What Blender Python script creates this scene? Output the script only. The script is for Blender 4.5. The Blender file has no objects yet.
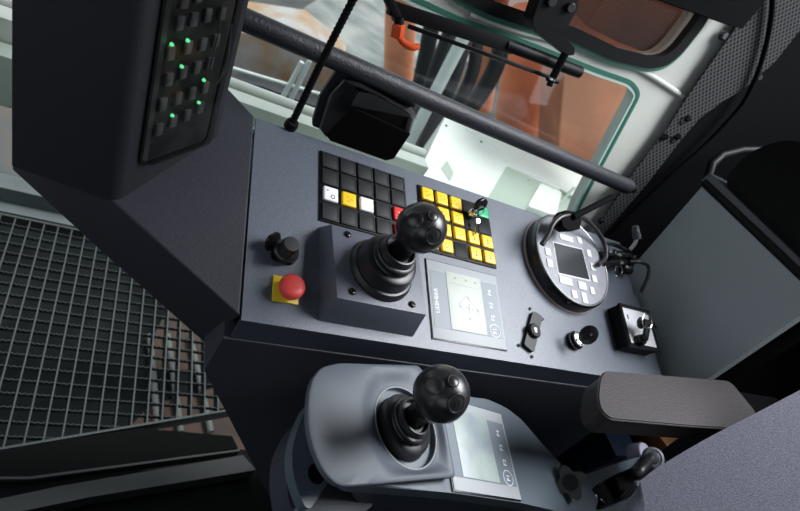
import bpy, bmesh, math, random
import numpy as np
from mathutils import Matrix, Vector
random.seed(4)
COL = bpy.context.scene.collection
PI = math.pi

# ------------------------------------------------------------------ camera geometry
F = 572.006
Rw = np.array([[0.8358, -0.2226, 0.5019], [0.2079, -0.7177, -0.6646], [0.5082, 0.6598, -0.5536]])
u_, s_, v_ = np.linalg.svd(Rw); Rw = u_ @ v_
Cw = np.array([-0.2657, -0.5762, 1.2143])
TH = math.radians(17.675)
MK = Matrix.Translation((0, 0, .85)) @ Matrix.Rotation(TH, 4, 'X')        # sloping top of the console
px_ = Vector((.9796, -.0133, -.2003)).normalized()
pn_ = Vector((.1968, -.1324, .9715)).normalized()
py_ = pn_.cross(px_).normalized(); px_ = py_.cross(pn_)
MP = Matrix.Translation((.1475, -.2604, .7528)) @ Matrix((px_, py_, pn_)).transposed().to_4x4()   # top of the arm console
wy_ = Vector((0, .25, 1)).normalized()
wz_ = Vector((1, 0, 0)).cross(wy_)
MW = Matrix.Translation((0, .10, .86)) @ Matrix((Vector((1, 0, 0)), wy_, wz_)).transposed().to_4x4()  # raked side window
I4 = Matrix.Identity(4)

def ray(x, y):
    return Vector(Rw.T @ np.array([(x-400)/F, (y-255.5)/F, 1.0]))
CAM = Vector(Cw)
def on(x, y, n, d):                     # where the view through a point of the photo meets the plane n.p = d
    n = Vector(n); r = ray(x, y)
    return CAM + r*((d - n.dot(CAM))/n.dot(r))
def inframe(M, x, y, h=0.0):            # ... meets the plane z = h of frame M, in M's coordinates
    n = M.to_3x3() @ Vector((0, 0, 1)); o = M @ Vector((0, 0, h))
    return M.inverted() @ on(x, y, n, n.dot(o))
def K(x, y, h=0.0): return inframe(MK, x, y, h)
def P(x, y, h=0.0): return inframe(MP, x, y, h)
def Wn(x, y, h=0.0): return inframe(MW, x, y, h)
def Z(x, y, z): return on(x, y, (0, 0, 1), z)
def Y(x, y, v): return on(x, y, (0, 1, 0), v)
def X(x, y, v): return on(x, y, (1, 0, 0), v)

# ------------------------------------------------------------------ materials
def mat(name, col, rough=.5, metal=0, spec=.5, bump=0, bscale=400, var=0, vscale=8, col2=None, emit=None, es=0, alpha=None, coat=0, sheen=0, trans=0):
    m = bpy.data.materials.new(name); m.use_nodes = True
    nt = m.node_tree; b = nt.nodes['Principled BSDF']
    b.inputs['Base Color'].default_value = (*col, 1)
    b.inputs['Roughness'].default_value = rough
    b.inputs['Metallic'].default_value = metal
    b.inputs['Specular IOR Level'].default_value = spec
    b.inputs['Coat Weight'].default_value = coat
    b.inputs['Sheen Weight'].default_value = sheen
    b.inputs['Transmission Weight'].default_value = trans
    tc = nt.nodes.new('ShaderNodeTexCoord')
    if bump:
        n = nt.nodes.new('ShaderNodeTexNoise'); n.inputs['Scale'].default_value = bscale; n.inputs['Detail'].default_value = 2
        bp = nt.nodes.new('ShaderNodeBump'); bp.inputs['Strength'].default_value = bump; bp.inputs['Distance'].default_value = .0022
        nt.links.new(tc.outputs['Object'], n.inputs['Vector']); nt.links.new(n.outputs['Fac'], bp.inputs['Height'])
        nt.links.new(bp.outputs['Normal'], b.inputs['Normal'])
    if var or col2:
        n2 = nt.nodes.new('ShaderNodeTexNoise'); n2.inputs['Scale'].default_value = vscale; n2.inputs['Detail'].default_value = 4
        cr = nt.nodes.new('ShaderNodeValToRGB')
        c2 = col2 or tuple(min(1, c*(1+var)) for c in col)
        c1 = col if col2 else tuple(c*(1-var) for c in col)
        cr.color_ramp.elements[0].position = .38; cr.color_ramp.elements[1].position = .62
        cr.color_ramp.elements[0].color = (*c1, 1); cr.color_ramp.elements[1].color = (*c2, 1)
        nt.links.new(tc.outputs['Object'], n2.inputs['Vector']); nt.links.new(n2.outputs['Fac'], cr.inputs['Fac'])
        nt.links.new(cr.outputs['Color'], b.inputs['Base Color'])
    if emit:
        b.inputs['Emission Color'].default_value = (*emit, 1); b.inputs['Emission Strength'].default_value = es
    if alpha is not None:
        b.inputs['Alpha'].default_value = alpha
    return m

M = {}
M['console'] = mat('console_paint', (.090, .106, .136), .40, spec=.5, bump=.16, bscale=520, var=.10, vscale=420)
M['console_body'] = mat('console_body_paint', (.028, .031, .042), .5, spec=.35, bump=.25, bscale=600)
M['lip_paint'] = mat('lip_paint', (.034, .041, .058), .55, spec=.3)
M['box_paint'] = mat('joystick_box_paint', (.095, .105, .135), .4, bump=.2, bscale=700)
M['pod'] = mat('arm_console_plastic', (.072, .095, .118), .36, spec=.55, bump=.12, bscale=800)
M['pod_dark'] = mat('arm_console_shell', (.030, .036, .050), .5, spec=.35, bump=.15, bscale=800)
M['pod_grey'] = mat('arm_console_grey', (.075, .091, .112), .52, spec=.5, bump=.1, bscale=900)
M['mon'] = mat('monitor_paint_dimmed', (.016, .0175, .022), .5, spec=.3, bump=.12, bscale=520, var=.08, vscale=420)  # darker than the panel's grey: vignetting at the left is in the colour
M['mon_bracket'] = mat('bracket_paint_dimmed', (.027, .028, .038), .5, spec=.3, bump=.14, bscale=520, var=.10, vscale=420)  # also darkened, with the same left-side vignetting in the colour
M['black'] = mat('black_plastic', (.004, .004, .0045), .5, spec=.15)
M['blackg'] = mat('black_gloss', (.006, .006, .007), .25, spec=.4)
M['rubber'] = mat('black_rubber', (.014, .014, .016), .38, spec=.5)
M['rubber_matt'] = mat('matt_rubber', (.003, .003, .0033), .8, spec=.06)
M['knob'] = mat('knob_plastic', (.016, .0155, .0165), .3, spec=.6, bump=.04, bscale=300)
M['key_dark'] = mat('key_dark', (.011, .013, .015), .5, spec=.3)
M['key_yellow'] = mat('key_yellow', (.93, .58, .012), .35)
M['key_white'] = mat('key_white', (.86, .86, .88), .35)
M['key_red'] = mat('key_red', (.72, .03, .03), .35)
M['key_green'] = mat('key_green', (.01, .42, .17), .3)
M['ink'] = mat('ink', (.06, .045, .02), .5)
M['ink_brown'] = mat('ink_brown', (.25, .12, .01), .5)
M['estop_y'] = mat('label_yellow', (.86, .62, .03), .4)
M['estop_r'] = mat('mushroom_red', (.82, .075, .065), .42, spec=.5)
M['steel'] = mat('bright_steel', (.62, .62, .64), .2, metal=1)
M['steel_dull'] = mat('dull_steel', (.34, .35, .36), .4, metal=1)
M['disp_frame'] = mat('display_overlay_grey', (.31, .33, .35), .5)
M['disp_dark'] = mat('display_overlay_blue', (.13, .16, .19), .45)
M['lcd'] = mat('lcd_green_grey', (.42, .46, .41), .45, var=.03, vscale=30)
M['lcd2'] = mat('lcd_blue_grey', (.22, .26, .29), .35, col2=(.34, .40, .37), vscale=16)
M['lcd_ink'] = mat('lcd_ink', (.20, .23, .21), .4)
M['white_ink'] = mat('white_ink', (.85, .87, .9), .5)
M['dial_face'] = mat('dial_face', (.22, .23, .26), .45, var=.12, vscale=40)
M['dial_screen'] = mat('dial_screen', (.035, .038, .042), .16, spec=.6)
M['dial_key'] = mat('dial_key', (.62, .62, .65), .5)
M['ring'] = mat('dial_ring', (.30, .22, .22), .35)
M['white_block'] = mat('white_plate', (.74, .75, .78), .3)
M['bar'] = mat('bar_sleeve', (.022, .024, .031), .48, spec=.45, bump=.4, bscale=330)
M['frame_white'] = mat('window_frame_white', (.52, .54, .50), .6, var=.08, vscale=5)
M['seal_green'] = mat('seal_green', (.03, .145, .105), .4)
M['glass_edge'] = mat('glass_edge', (.45, .62, .56), .3)
M['orange_lever'] = mat('clamp_orange', (.80, .085, .01), .42)
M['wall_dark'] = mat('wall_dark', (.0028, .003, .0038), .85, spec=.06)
M['cab_slab'] = mat('cabinet_grey', (.26, .29, .31), .5, spec=.4, bump=.1, bscale=700)
M['cab_rim'] = mat('cabinet_rim', (.045, .050, .060), .45)
M['cushion'] = mat('cushion_black', (.0035, .0035, .004), .6, spec=.12, bump=.3, bscale=500)
M['arm'] = mat('armrest_vinyl', (.023, .0185, .019), .55, spec=.28, bump=.5, bscale=620)
M['seat'] = mat('seat_cloth', (.105, .105, .140), .9, spec=.2, bump=.3, bscale=700, var=.3, vscale=700, sheen=.3)
M['grate'] = mat('galvanised_grating', (.030, .041, .039), .55, metal=.1, bump=.2, bscale=300)  # darkened metal: the corner's vignetting is put into the colour
M['beam'] = mat('beam_green_grey', (.06, .078, .080), .6, var=.12, vscale=12)
M['floor_dark'] = mat('floor_plate_dark', (.0025, .0032, .003), .8, spec=.08, bump=.3, bscale=80)
M['sill_dark'] = mat('sill_strip', (.022, .025, .024), .5, spec=.3, bump=.1, bscale=90)
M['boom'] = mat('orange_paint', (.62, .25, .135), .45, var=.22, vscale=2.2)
M['boom_dark'] = mat('orange_brown_paint', (.33, .11, .05), .5, col2=(.08, .05, .04), vscale=1.2)  # orange mottled with dark brown
M['house'] = mat('machine_white', (.80, .83, .78), .5, var=.03, vscale=3)
M['house_green'] = mat('machine_grey_green', (.42, .50, .43), .5)
M['deck_grey'] = mat('deck_grey', (.12, .135, .13), .7, col2=(.30, .30, .28), vscale=1.6)
M['hose'] = mat('black_hose', (.020, .023, .026), .55)
M['rail'] = mat('pale_rail', (.60, .66, .64), .5)
M['rail_dim'] = mat('dark_rail', (.075, .085, .078), .6)  # same grey-green as the pale rail, much darker
M['tan'] = mat('tan_sheet', (.36, .21, .10), .7, col2=(.40, .39, .38), vscale=5)
M['under_shade'] = mat('under_shade', (.002, .003, .003), .8, spec=.1, col2=(.006, .008, .008), vscale=7)  # near-black colour stands for the shade below the grating
M['rust'] = mat('rust', (.05, .022, .012), .8, col2=(.022, .014, .010), vscale=12)
M['cardboard'] = mat('cardboard', (.13, .066, .028), .9, spec=.1)
M['lilac'] = mat('lilac_plastic', (.42, .40, .50), .5)
M['blue'] = mat('blue_plastic', (.002, .007, .018), .7, spec=.1)  # shade below the armrest is put into this near-black blue
M['indicator'] = mat('indicator_translucent', (.11, .11, .115), .4, col2=(.2, .2, .2), vscale=60)
M['board'] = mat('circuit_board', (.008, .009, .009), .5, col2=(.04, .042, .04), vscale=45)
M['lever_grey'] = mat('lever_grey', (.14, .155, .18), .5)

def ground_mat():
    m = bpy.data.materials.new('yard_ground'); m.use_nodes = True; nt = m.node_tree; b = nt.nodes['Principled BSDF']
    b.inputs['Roughness'].default_value = .85
    tc = nt.nodes.new('ShaderNodeTexCoord')
    n = nt.nodes.new('ShaderNodeTexNoise'); n.inputs['Scale'].default_value = .9; n.inputs['Detail'].default_value = 6
    cr = nt.nodes.new('ShaderNodeValToRGB'); e = cr.color_ramp.elements
    e[0].position = .38; e[0].color = (.028, .034, .032, 1); e[1].position = .70; e[1].color = (.13, .065, .04, 1)
    k = e.new(.5); k.color = (.06, .066, .062, 1)
    nt.links.new(tc.outputs['Object'], n.inputs['Vector']); nt.links.new(n.outputs['Fac'], cr.inputs['Fac']); nt.links.new(cr.outputs['Color'], b.inputs['Base Color'])
    return m
M['ground'] = ground_mat()

def mesh_mat():                                        # perforated sheet: a grid of round dark holes
    m = bpy.data.materials.new('perforated_sheet'); m.use_nodes = True; nt = m.node_tree; b = nt.nodes['Principled BSDF']
    b.inputs['Roughness'].default_value = .7; b.inputs['Specular IOR Level'].default_value = .15
    tc = nt.nodes.new('ShaderNodeTexCoord'); mp = nt.nodes.new('ShaderNodeMapping'); mp.inputs['Scale'].default_value = (140, 140, 140); mp.inputs['Rotation'].default_value = (0, 0, .785)
    fr = nt.nodes.new('ShaderNodeVectorMath'); fr.operation = 'FRACTION'
    sb = nt.nodes.new('ShaderNodeVectorMath'); sb.operation = 'SUBTRACT'; sb.inputs[1].default_value = (.5, .5, 0)
    mu = nt.nodes.new('ShaderNodeVectorMath'); mu.operation = 'MULTIPLY'; mu.inputs[1].default_value = (1, 1, 0)
    ln = nt.nodes.new('ShaderNodeVectorMath'); ln.operation = 'LENGTH'
    cr = nt.nodes.new('ShaderNodeValToRGB'); e = cr.color_ramp.elements
    e[0].position = .34; e[0].color = (.004, .004, .005, 1); e[1].position = .38; e[1].color = (.06, .06, .063, 1)
    L = nt.links.new
    L(tc.outputs['Object'], mp.inputs['Vector']); L(mp.outputs['Vector'], fr.inputs[0]); L(fr.outputs['Vector'], sb.inputs[0])
    L(sb.outputs['Vector'], mu.inputs[0]); L(mu.outputs['Vector'], ln.inputs[0]); L(ln.outputs['Value'], cr.inputs['Fac']); L(cr.outputs['Color'], b.inputs['Base Color'])
    return m
M['perf'] = mesh_mat()

def glass_mat(name, tint, gloss=.06):
    m = bpy.data.materials.new(name); m.use_nodes = True; nt = m.node_tree; nt.nodes.remove(nt.nodes['Principled BSDF'])
    out = nt.nodes['Material Output']; t = nt.nodes.new('ShaderNodeBsdfTransparent'); t.inputs['Color'].default_value = (*tint, 1)
    g = nt.nodes.new('ShaderNodeBsdfGlossy'); g.inputs['Roughness'].default_value = .03
    mx = nt.nodes.new('ShaderNodeMixShader'); mx.inputs['Fac'].default_value = gloss
    nt.links.new(t.outputs[0], mx.inputs[1]); nt.links.new(g.outputs[0], mx.inputs[2]); nt.links.new(mx.outputs[0], out.inputs['Surface'])
    return m
M['glass'] = glass_mat('window_glass', (.93, .96, .95), .05)
M['glass_dark'] = glass_mat('tinted_glass', (.55, .47, .44), .012)
M['smoke'] = glass_mat('smoked_cover', (.72, .72, .72), .010)

# ------------------------------------------------------------------ mesh helpers (all return a bmesh in the authoring frame)
def nb(): return bmesh.new()
def join(*bs):
    r = nb()
    for b in bs:
        me = bpy.data.meshes.new('t'); b.to_mesh(me); r.from_mesh(me); bpy.data.meshes.remove(me); b.free()
    return r
def tf(b, m):
    bmesh.ops.transform(b, matrix=m, verts=b.verts); return b
def bevel(b, w, seg=2, ang=30):
    if w <= 0: return b
    es = [e for e in b.edges if len(e.link_faces) == 2 and e.calc_face_angle(0) > math.radians(ang)]
    bmesh.ops.bevel(b, geom=es, offset=w, segments=seg, profile=.6, affect='EDGES', clamp_overlap=True)
    return b
def box(lo, hi, bv=0, seg=2):
    b = nb(); bmesh.ops.create_cube(b, size=1)
    lo, hi = Vector(lo), Vector(hi); c = (lo+hi)/2; d = hi-lo
    for v in b.verts: v.co = Vector((v.co.x*d.x+c.x, v.co.y*d.y+c.y, v.co.z*d.z+c.z))
    return bevel(b, bv, seg)
def prism(pts, z0, z1, bv=0, seg=3, only_top=False):
    b = nb(); pts = [Vector((p[0], p[1])) for p in pts]
    area = sum(pts[i].x*pts[(i+1) % len(pts)].y-pts[(i+1) % len(pts)].x*pts[i].y for i in range(len(pts)))
    if area < 0: pts = pts[::-1]
    lo = [b.verts.new((p.x, p.y, z0)) for p in pts]; hi = [b.verts.new((p.x, p.y, z1)) for p in pts]
    n = len(pts); b.faces.new(lo[::-1]); top = b.faces.new(hi)
    for i in range(n): b.faces.new((lo[i], lo[(i+1) % n], hi[(i+1) % n], hi[i]))
    if bv:
        es = [e for e in b.edges if len(e.link_faces) == 2 and e.calc_face_angle(0) > math.radians(25)]
        if only_top: es = [e for e in top.edges]
        bmesh.ops.bevel(b, geom=es, offset=bv, segments=seg, profile=.6, affect='EDGES', clamp_overlap=True)
    return b
def hexa(pts, bv=0):                   # 4 bottom corners (ccw seen from outside-top), 4 top corners
    b = nb(); v = [b.verts.new(p) for p in pts]
    for f in ((3, 2, 1, 0), (4, 5, 6, 7), (0, 1, 5, 4), (1, 2, 6, 5), (2, 3, 7, 6), (3, 0, 4, 7)): b.faces.new([v[i] for i in f])
    bmesh.ops.recalc_face_normals(b, faces=b.faces)
    return bevel(b, bv)
def lathe(prof, n=40, c=(0, 0, 0), shear=(0, 0)):     # prof: (r, z)
    b = nb(); rings = []
    for r, z in prof:
        cx, cy = c[0]+shear[0]*z, c[1]+shear[1]*z
        if r < 1e-6: rings.append([b.verts.new((cx, cy, c[2]+z))])
        else: rings.append([b.verts.new((cx+r*math.cos(2*PI*i/n), cy+r*math.sin(2*PI*i/n), c[2]+z)) for i in range(n)])
    for A, B_ in zip(rings, rings[1:]):
        for i in range(n):
            j = (i+1) % n
            if len(A) == 1 and len(B_) == 1: continue
            if len(A) == 1: b.faces.new((A[0], B_[j], B_[i]))
            elif len(B_) == 1: b.faces.new((A[i], A[j], B_[0]))
            else: b.faces.new((A[i], A[j], B_[j], B_[i]))
    if len(rings[0]) > 1: b.faces.new(rings[0][::-1])
    if len(rings[-1]) > 1: b.faces.new(rings[-1])
    bmesh.ops.recalc_face_normals(b, faces=b.faces)
    return b
def cyl(r, z0, z1, c=(0, 0), n=28, bv=0.0):
    if bv: pr = [(r-bv, z0), (r, z0+bv), (r, z1-bv), (r-bv*.4, z1-bv*.3), (r-bv, z1)]
    else: pr = [(r, z0), (r, z1)]
    return lathe(pr, n, (c[0], c[1], 0))
def along(b, p0, p1):                  # put +z of b on p0 -> p1, origin at p0
    p0, p1 = Vector(p0), Vector(p1)
    q = (p1-p0).to_track_quat('Z', 'Y')
    return tf(b, Matrix.Translation(p0) @ q.to_matrix().to_4x4())
def rod(p0, p1, r, n=20, bv=0.0):
    L = (Vector(p1)-Vector(p0)).length
    return along(cyl(r, 0, L, n=n, bv=bv), p0, p1)
def smooth_path(pts, k=6):
    pts = [Vector(p) for p in pts]; out = []
    q = [pts[0]*2-pts[1]]+pts+[pts[-1]*2-pts[-2]]
    for i in range(1, len(q)-2):
        for s in range(k):
            t = s/k; a, b_, c, d = q[i-1], q[i], q[i+1], q[i+2]
            out.append(.5*((2*b_)+(c-a)*t+(2*a-5*b_+4*c-d)*t*t+(3*b_-a-3*c+d)*t**3))
    out.append(pts[-1]); return out
def tube(pts, r, n=12, smooth=True, k=6):
    if smooth and len(pts) > 2: pts = smooth_path(pts, k)
    pts = [Vector(p) for p in pts]; b = nb(); rings = []; nrm = None
    for i, p in enumerate(pts):
        t = ((pts[min(i+1, len(pts)-1)]-pts[max(i-1, 0)])).normalized()
        if nrm is None: nrm = t.orthogonal().normalized()
        nrm = (nrm-t*nrm.dot(t)).normalized(); bi = t.cross(nrm)
        rr = r(i/(len(pts)-1)) if callable(r) else r
        rings.append([b.verts.new(p+nrm*rr*math.cos(2*PI*j/n)+bi*rr*math.sin(2*PI*j/n)) for j in range(n)])
    for A, B_ in zip(rings, rings[1:]):
        for i in range(n): b.faces.new((A[i], A[(i+1) % n], B_[(i+1) % n], B_[i]))
    b.faces.new(rings[0][::-1]); b.faces.new(rings[-1])
    bmesh.ops.recalc_face_normals(b, faces=b.faces)
    return b
def ring_xy(R, r, z, c=(0, 0), n=40, m=10):
    pr = [(R+r*math.cos(2*PI*i/m), z+r*math.sin(2*PI*i/m)) for i in range(m)]
    b = nb(); rings = [[b.verts.new((c[0]+q[0]*math.cos(2*PI*i/n), c[1]+q[0]*math.sin(2*PI*i/n), q[1])) for q in pr] for i in range(n)]
    for i in range(n):
        A, B_ = rings[i], rings[(i+1) % n]
        for j in range(m): b.faces.new((A[j], B_[j], B_[(j+1) % m], A[(j+1) % m]))
    bmesh.ops.recalc_face_normals(b, faces=b.faces)
    return b
def sheet(outer, holes, z0, z1):       # flat plate with openings
    b = nb(); es = []
    for lp in [outer]+holes:
        vs = [b.verts.new((p[0], p[1], z0)) for p in lp]
        es += [b.edges.new((vs[i], vs[(i+1) % len(vs)])) for i in range(len(vs))]
    bmesh.ops.triangle_fill(b, use_beauty=True, use_dissolve=False, edges=es)
    fs = list(b.faces)
    r = bmesh.ops.extrude_face_region(b, geom=fs)
    bmesh.ops.translate(b, vec=(0, 0, z1-z0), verts=[g for g in r['geom'] if isinstance(g, bmesh.types.BMVert)])
    bmesh.ops.recalc_face_normals(b, faces=b.faces)
    return b
def offset(loop, d):                   # grow a closed 2-D loop outwards by d
    P_ = [Vector((p[0], p[1])) for p in loop]; n = len(P_)
    A = sum(P_[i].x*P_[(i+1) % n].y-P_[(i+1) % n].x*P_[i].y for i in range(n)); s = 1 if A > 0 else -1
    out = []
    for i in range(n):
        a, b_, c = P_[i-1], P_[i], P_[(i+1) % n]
        e1 = (b_-a).normalized(); e2 = (c-b_).normalized()
        n1 = Vector((e1.y, -e1.x))*s; n2 = Vector((e2.y, -e2.x))*s
        m = (n1+n2); m = m.normalized()/max(.5, m.normalized().dot(n1)) if m.length > 1e-6 else n1
        out.append(b_+m*d)
    return out
def round_loop(loop, r, seg=5):        # round the corners of a closed 2-D loop
    P_ = [Vector((p[0], p[1])) for p in loop]; n = len(P_); out = []
    for i in range(n):
        a, b_, c = P_[i-1], P_[i], P_[(i+1) % n]
        d = min(r, (a-b_).length*.45, (c-b_).length*.45)
        p, q = b_+(a-b_).normalized()*d, b_+(c-b_).normalized()*d
        for k in range(seg+1):
            t = k/seg; out.append(p*(1-t)**2+b_*2*t*(1-t)+q*t*t)
    return out

# ------------------------------------------------------------------ objects
def base_obj(name, data):
    o = bpy.data.objects.new(name, data); COL.objects.link(o); return o
def thing(name, label, cat, Mw, group=None):
    o = base_obj(name, None); o.matrix_world = Mw; o.empty_display_size = .02
    o['label'] = label; o['category'] = cat
    if group: o['group'] = group
    return o
WM = {}
def wm(o):
    return WM[o.name] if o.name in WM else o.matrix_world.copy()
def obj(name, b, m, parent=None, A=I4, label=None, smooth=True, kind=None):
    me = bpy.data.meshes.new(name)
    o = base_obj(name, me)
    if parent is not None:
        pm = wm(parent); T = pm.inverted() @ A
        tf(b, T); o.parent = parent; WM[o.name] = pm
    else:
        tf(b, A)
    b.to_mesh(me); b.free()
    me.materials.append(M[m] if isinstance(m, str) else m)
    if smooth:
        me.shade_smooth(); me.set_sharp_from_angle(angle=math.radians(38))
        for p in me.polygons:
            if p.loop_total > 5: p.use_smooth = False
    if label: o['label'] = label
    if kind: o['kind'] = kind
    return o
def solo(name, b, m, label, cat, A=I4, group=None):      # a thing that is one mesh; origin at its base centre
    tf(b, A)
    c = Vector((sum(v.co.x for v in b.verts), sum(v.co.y for v in b.verts), 0))/len(b.verts); c.z = min(v.co.z for v in b.verts)
    tf(b, Matrix.Translation(-c))
    o = obj(name, b, m); o.location = c
    o['label'] = label; o['category'] = cat
    if group: o['group'] = group
    return o
def struct(name, b, m, A=I4, parent=None):
    o = obj(name, b, m, parent, A)
    if parent is None: o['kind'] = 'structure'
    return o
def text(s, size, depth=.0003):
    cu = bpy.data.curves.new('t', 'FONT'); cu.body = s; cu.size = size; cu.extrude = depth; cu.align_x = 'CENTER'; cu.align_y = 'CENTER'; cu.resolution_u = 3
    o = bpy.data.objects.new('t', cu); COL.objects.link(o); bpy.context.view_layer.update()
    me = bpy.data.meshes.new_from_object(o.evaluated_get(bpy.context.evaluated_depsgraph_get()))
    b = nb(); b.from_mesh(me); bpy.data.objects.remove(o); bpy.data.curves.remove(cu); bpy.data.meshes.remove(me)
    return b
def T(x, y, z=0): return Matrix.Translation((x, y, z))
def RZ(a): return Matrix.Rotation(a, 4, 'Z')
def RX(a): return Matrix.Rotation(a, 4, 'X')
def RY(a): return Matrix.Rotation(a, 4, 'Y')

# =================================================================== CONSOLE
x0, x1 = -.0968, .599
yf = K(241, 320).y            # near edge
yb = .031                     # far edge
con = thing('control_console', 'wide blue-grey metal control console with a sloping top carrying the keypads, screen and dial', 'console', Matrix.Translation((.25, -.08, 0)))
top = prism([(x0, yf), (x1, yf), (x1-.018, yb), (x0, yb)], -.003, 0, .0018, 3)
obj('top_plate', top, 'console', con, MK)
fl = MK @ Vector((x0, yf, 0)); fr = MK @ Vector((x1, yf, 0)); bl = MK @ Vector((x0, yb, 0)); br = MK @ Vector((x1-.018, yb, 0))
LIP = .033
lip = prism([(fl.y, fl.z-.001), (fl.y, fl.z-LIP), (fl.y+.004, fl.z-LIP), (fl.y+.004, fl.z-.001)], x0, x1, 0)
Mlip = Matrix(((0, 0, 1, 0), (1, 0, 0, 0), (0, 1, 0, 0), (0, 0, 0, 1)))
obj('front_lip', lip, 'lip_paint', con, Mlip)
# body: side view polygon extruded along x, then the left lower corner cut away
yb0 = fl.y-.0015
zt = .757; zl = .690
def body():
    b = nb()
    # front outline (x,z) and depth y from yb0 to bl.y
    fo = [(x0-.008, zt-.006), (x0-.008, zl), (-.064, .626), (.105, .357), (.33, 0), (x1-.02, 0), (x1-.02, zt-.006)]
    A_ = [b.verts.new((x, yb0, z)) for x, z in fo]
    B_ = [b.verts.new((x, bl.y, z + (.075 if z > .7 else 0))) for x, z in fo]
    n = len(fo)
    b.faces.new(A_); b.faces.new(B_[::-1])
    for i in range(n): b.faces.new((A_[i], B_[i], B_[(i+1) % n], A_[(i+1) % n]))
    bmesh.ops.recalc_face_normals(b, faces=b.faces)
    return bevel(b, .002)
obj('cabinet_body', body(), 'console_body', con)

# =================================================================== KEYPADS
S = .025
def keypad(name, label, ox, oy, colours, sym):
    t = thing(name, label, 'keypad', MK @ T(ox+2*S, oy-1.5*S, 0))
    A = MK @ T(ox, oy, 0)
    obj('bezel', box((-.5*S-.001, -3.5*S-.001, 0), (4.5*S+.001, .5*S+.001, .0022), .0006), 'black', t, A)
    h = .0112
    for r in range(4):
        for c in range(5):
            k = colours[r][c]
            if k == '.': continue
            mt = {'d': 'key_dark', 'y': 'key_yellow', 'w': 'key_white', 'r': 'key_red', 'g': 'key_green', 'b': 'black'}[k]
            hc = .0098; B_ = box((-hc, -hc, .001), (hc, hc, .0062), .0022, 4) if k in 'ywrg' else box((-h, -h, .001), (h, h, .0044 if k == 'd' else .0032), .0007, 2)
            if k == 'd': B_ = join(B_, sheet([(-.0102, -.0102), (.0102, -.0102), (.0102, .0102), (-.0102, .0102)], [[(-.0092, -.0092), (.0092, -.0092), (.0092, .0092), (-.0092, .0092)]], .004, .0049))
            o = obj('key', B_, mt, t, A @ T(c*S, -r*S), label={'d': None, 'y': 'yellow key', 'w': 'white key', 'r': 'red key', 'g': 'green key', 'b': None}[k])
            s = sym.get((r, c))
            if s == 'T':
                g = join(box((-.0006, -.004, .0061), (.0006, .003, .0064)), box((-.003, -.0045, .0061), (.003, -.0036, .0064)), box((-.002, .002, .0061), (.0006, .0028, .0064)))
                obj('symbol', g, 'ink', o, A @ T(c*S, -r*S))
            elif s == 'O':
                g = join(ring_xy(.0024, .0005, .0062, (.002, -.004), 20, 6), box((-.006, .003, .0061), (-.004, .0045, .0064)))
                obj('symbol', g, 'ink', o, A @ T(c*S, -r*S))
            elif s == 'Z':
                g = join(box((-.0045, .002, .0061), (-.001, .0027, .0064)), box((.0008, -.001, .0061), (.0045, -.0003, .0064)), box((-.004, -.004, .0061), (.001, -.0033, .0064)))
                obj('symbol', g, 'ink_brown', o, A @ T(c*S, -r*S))
            elif s == 'X':
                g = join(tf(box((-.005, -.0005, .0061), (.005, .0005, .0064)), RZ(.8)), tf(box((-.004, -.0005, .0061), (.004, .0005, .0064)), RZ(-.6)))
                obj('symbol', g, 'white_ink', o, A @ T(c*S, -r*S))
    return t
keypad('keypad', 'left-hand square black keypad with two white keys, one yellow and red ones at its edge', 0, 0,
       ['ddddd', 'ddddd', 'wywdr', 'ddddr'], {(2, 0): 'O', (2, 1): 'Z', (2, 4): 'X', (3, 4): 'X'})
keypad('keypad', 'right-hand black keypad mostly of yellow keys with one green key', .1484, -.003,
       ['yyybg', 'yyybb', 'yyyyy', 'yybyy'], {(0, 0): 'Z', (0, 1): 'Z', (0, 2): 'Z', (1, 1): 'Z', (1, 2): 'Z', (2, 1): 'Z', (2, 2): 'Z', (2, 3): 'T', (2, 4): 'T', (3, 1): 'Z', (3, 3): 'T', (3, 4): 'T'})

# key with fob in the right keypad
kx, ky = .1484+3*S, -.003-.012
t = thing('ignition_key', 'steel key with black head and dangling second key beside the green keypad key', 'key', MK @ T(kx, ky, .0035))
obj('lock_barrel', lathe([(.0065, .0036), (.0065, .012), (.0055, .0135), (.0, .0135)], 20), 'steel', t, MK @ T(kx, ky))
a = Vector((kx, ky, .0135))
obj('key_blade', rod(a, a+Vector((.001, .002, .010)), .0022, 10), 'steel_dull', t, MK)
fob = tf(cyl(.0125, -.0028, .0028, n=24, bv=.0014), T(kx+.002, ky+.006, .026) @ RZ(.4) @ RX(1.0) @ Matrix.Diagonal((1, .8, 1, 1)))
obj('key_head', fob, 'blackg', t, MK)
obj('key_ring', tf(ring_xy(.0085, .0008, 0, n=28, m=8), T(kx+.004, ky-.002, .019) @ RX(1.1) @ RY(.3)), 'steel', t, MK)
obj('hanging_key', join(tube([(kx+.004, ky-.006, .016), (kx+.003, ky-.018, .012), (kx+.000, ky-.034, .0085)], .0014, 8), tf(cyl(.0036, -.001, .001, n=16), T(kx+.003, ky-.015, .0145) @ RX(.3))), 'steel', t, MK)

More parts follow.
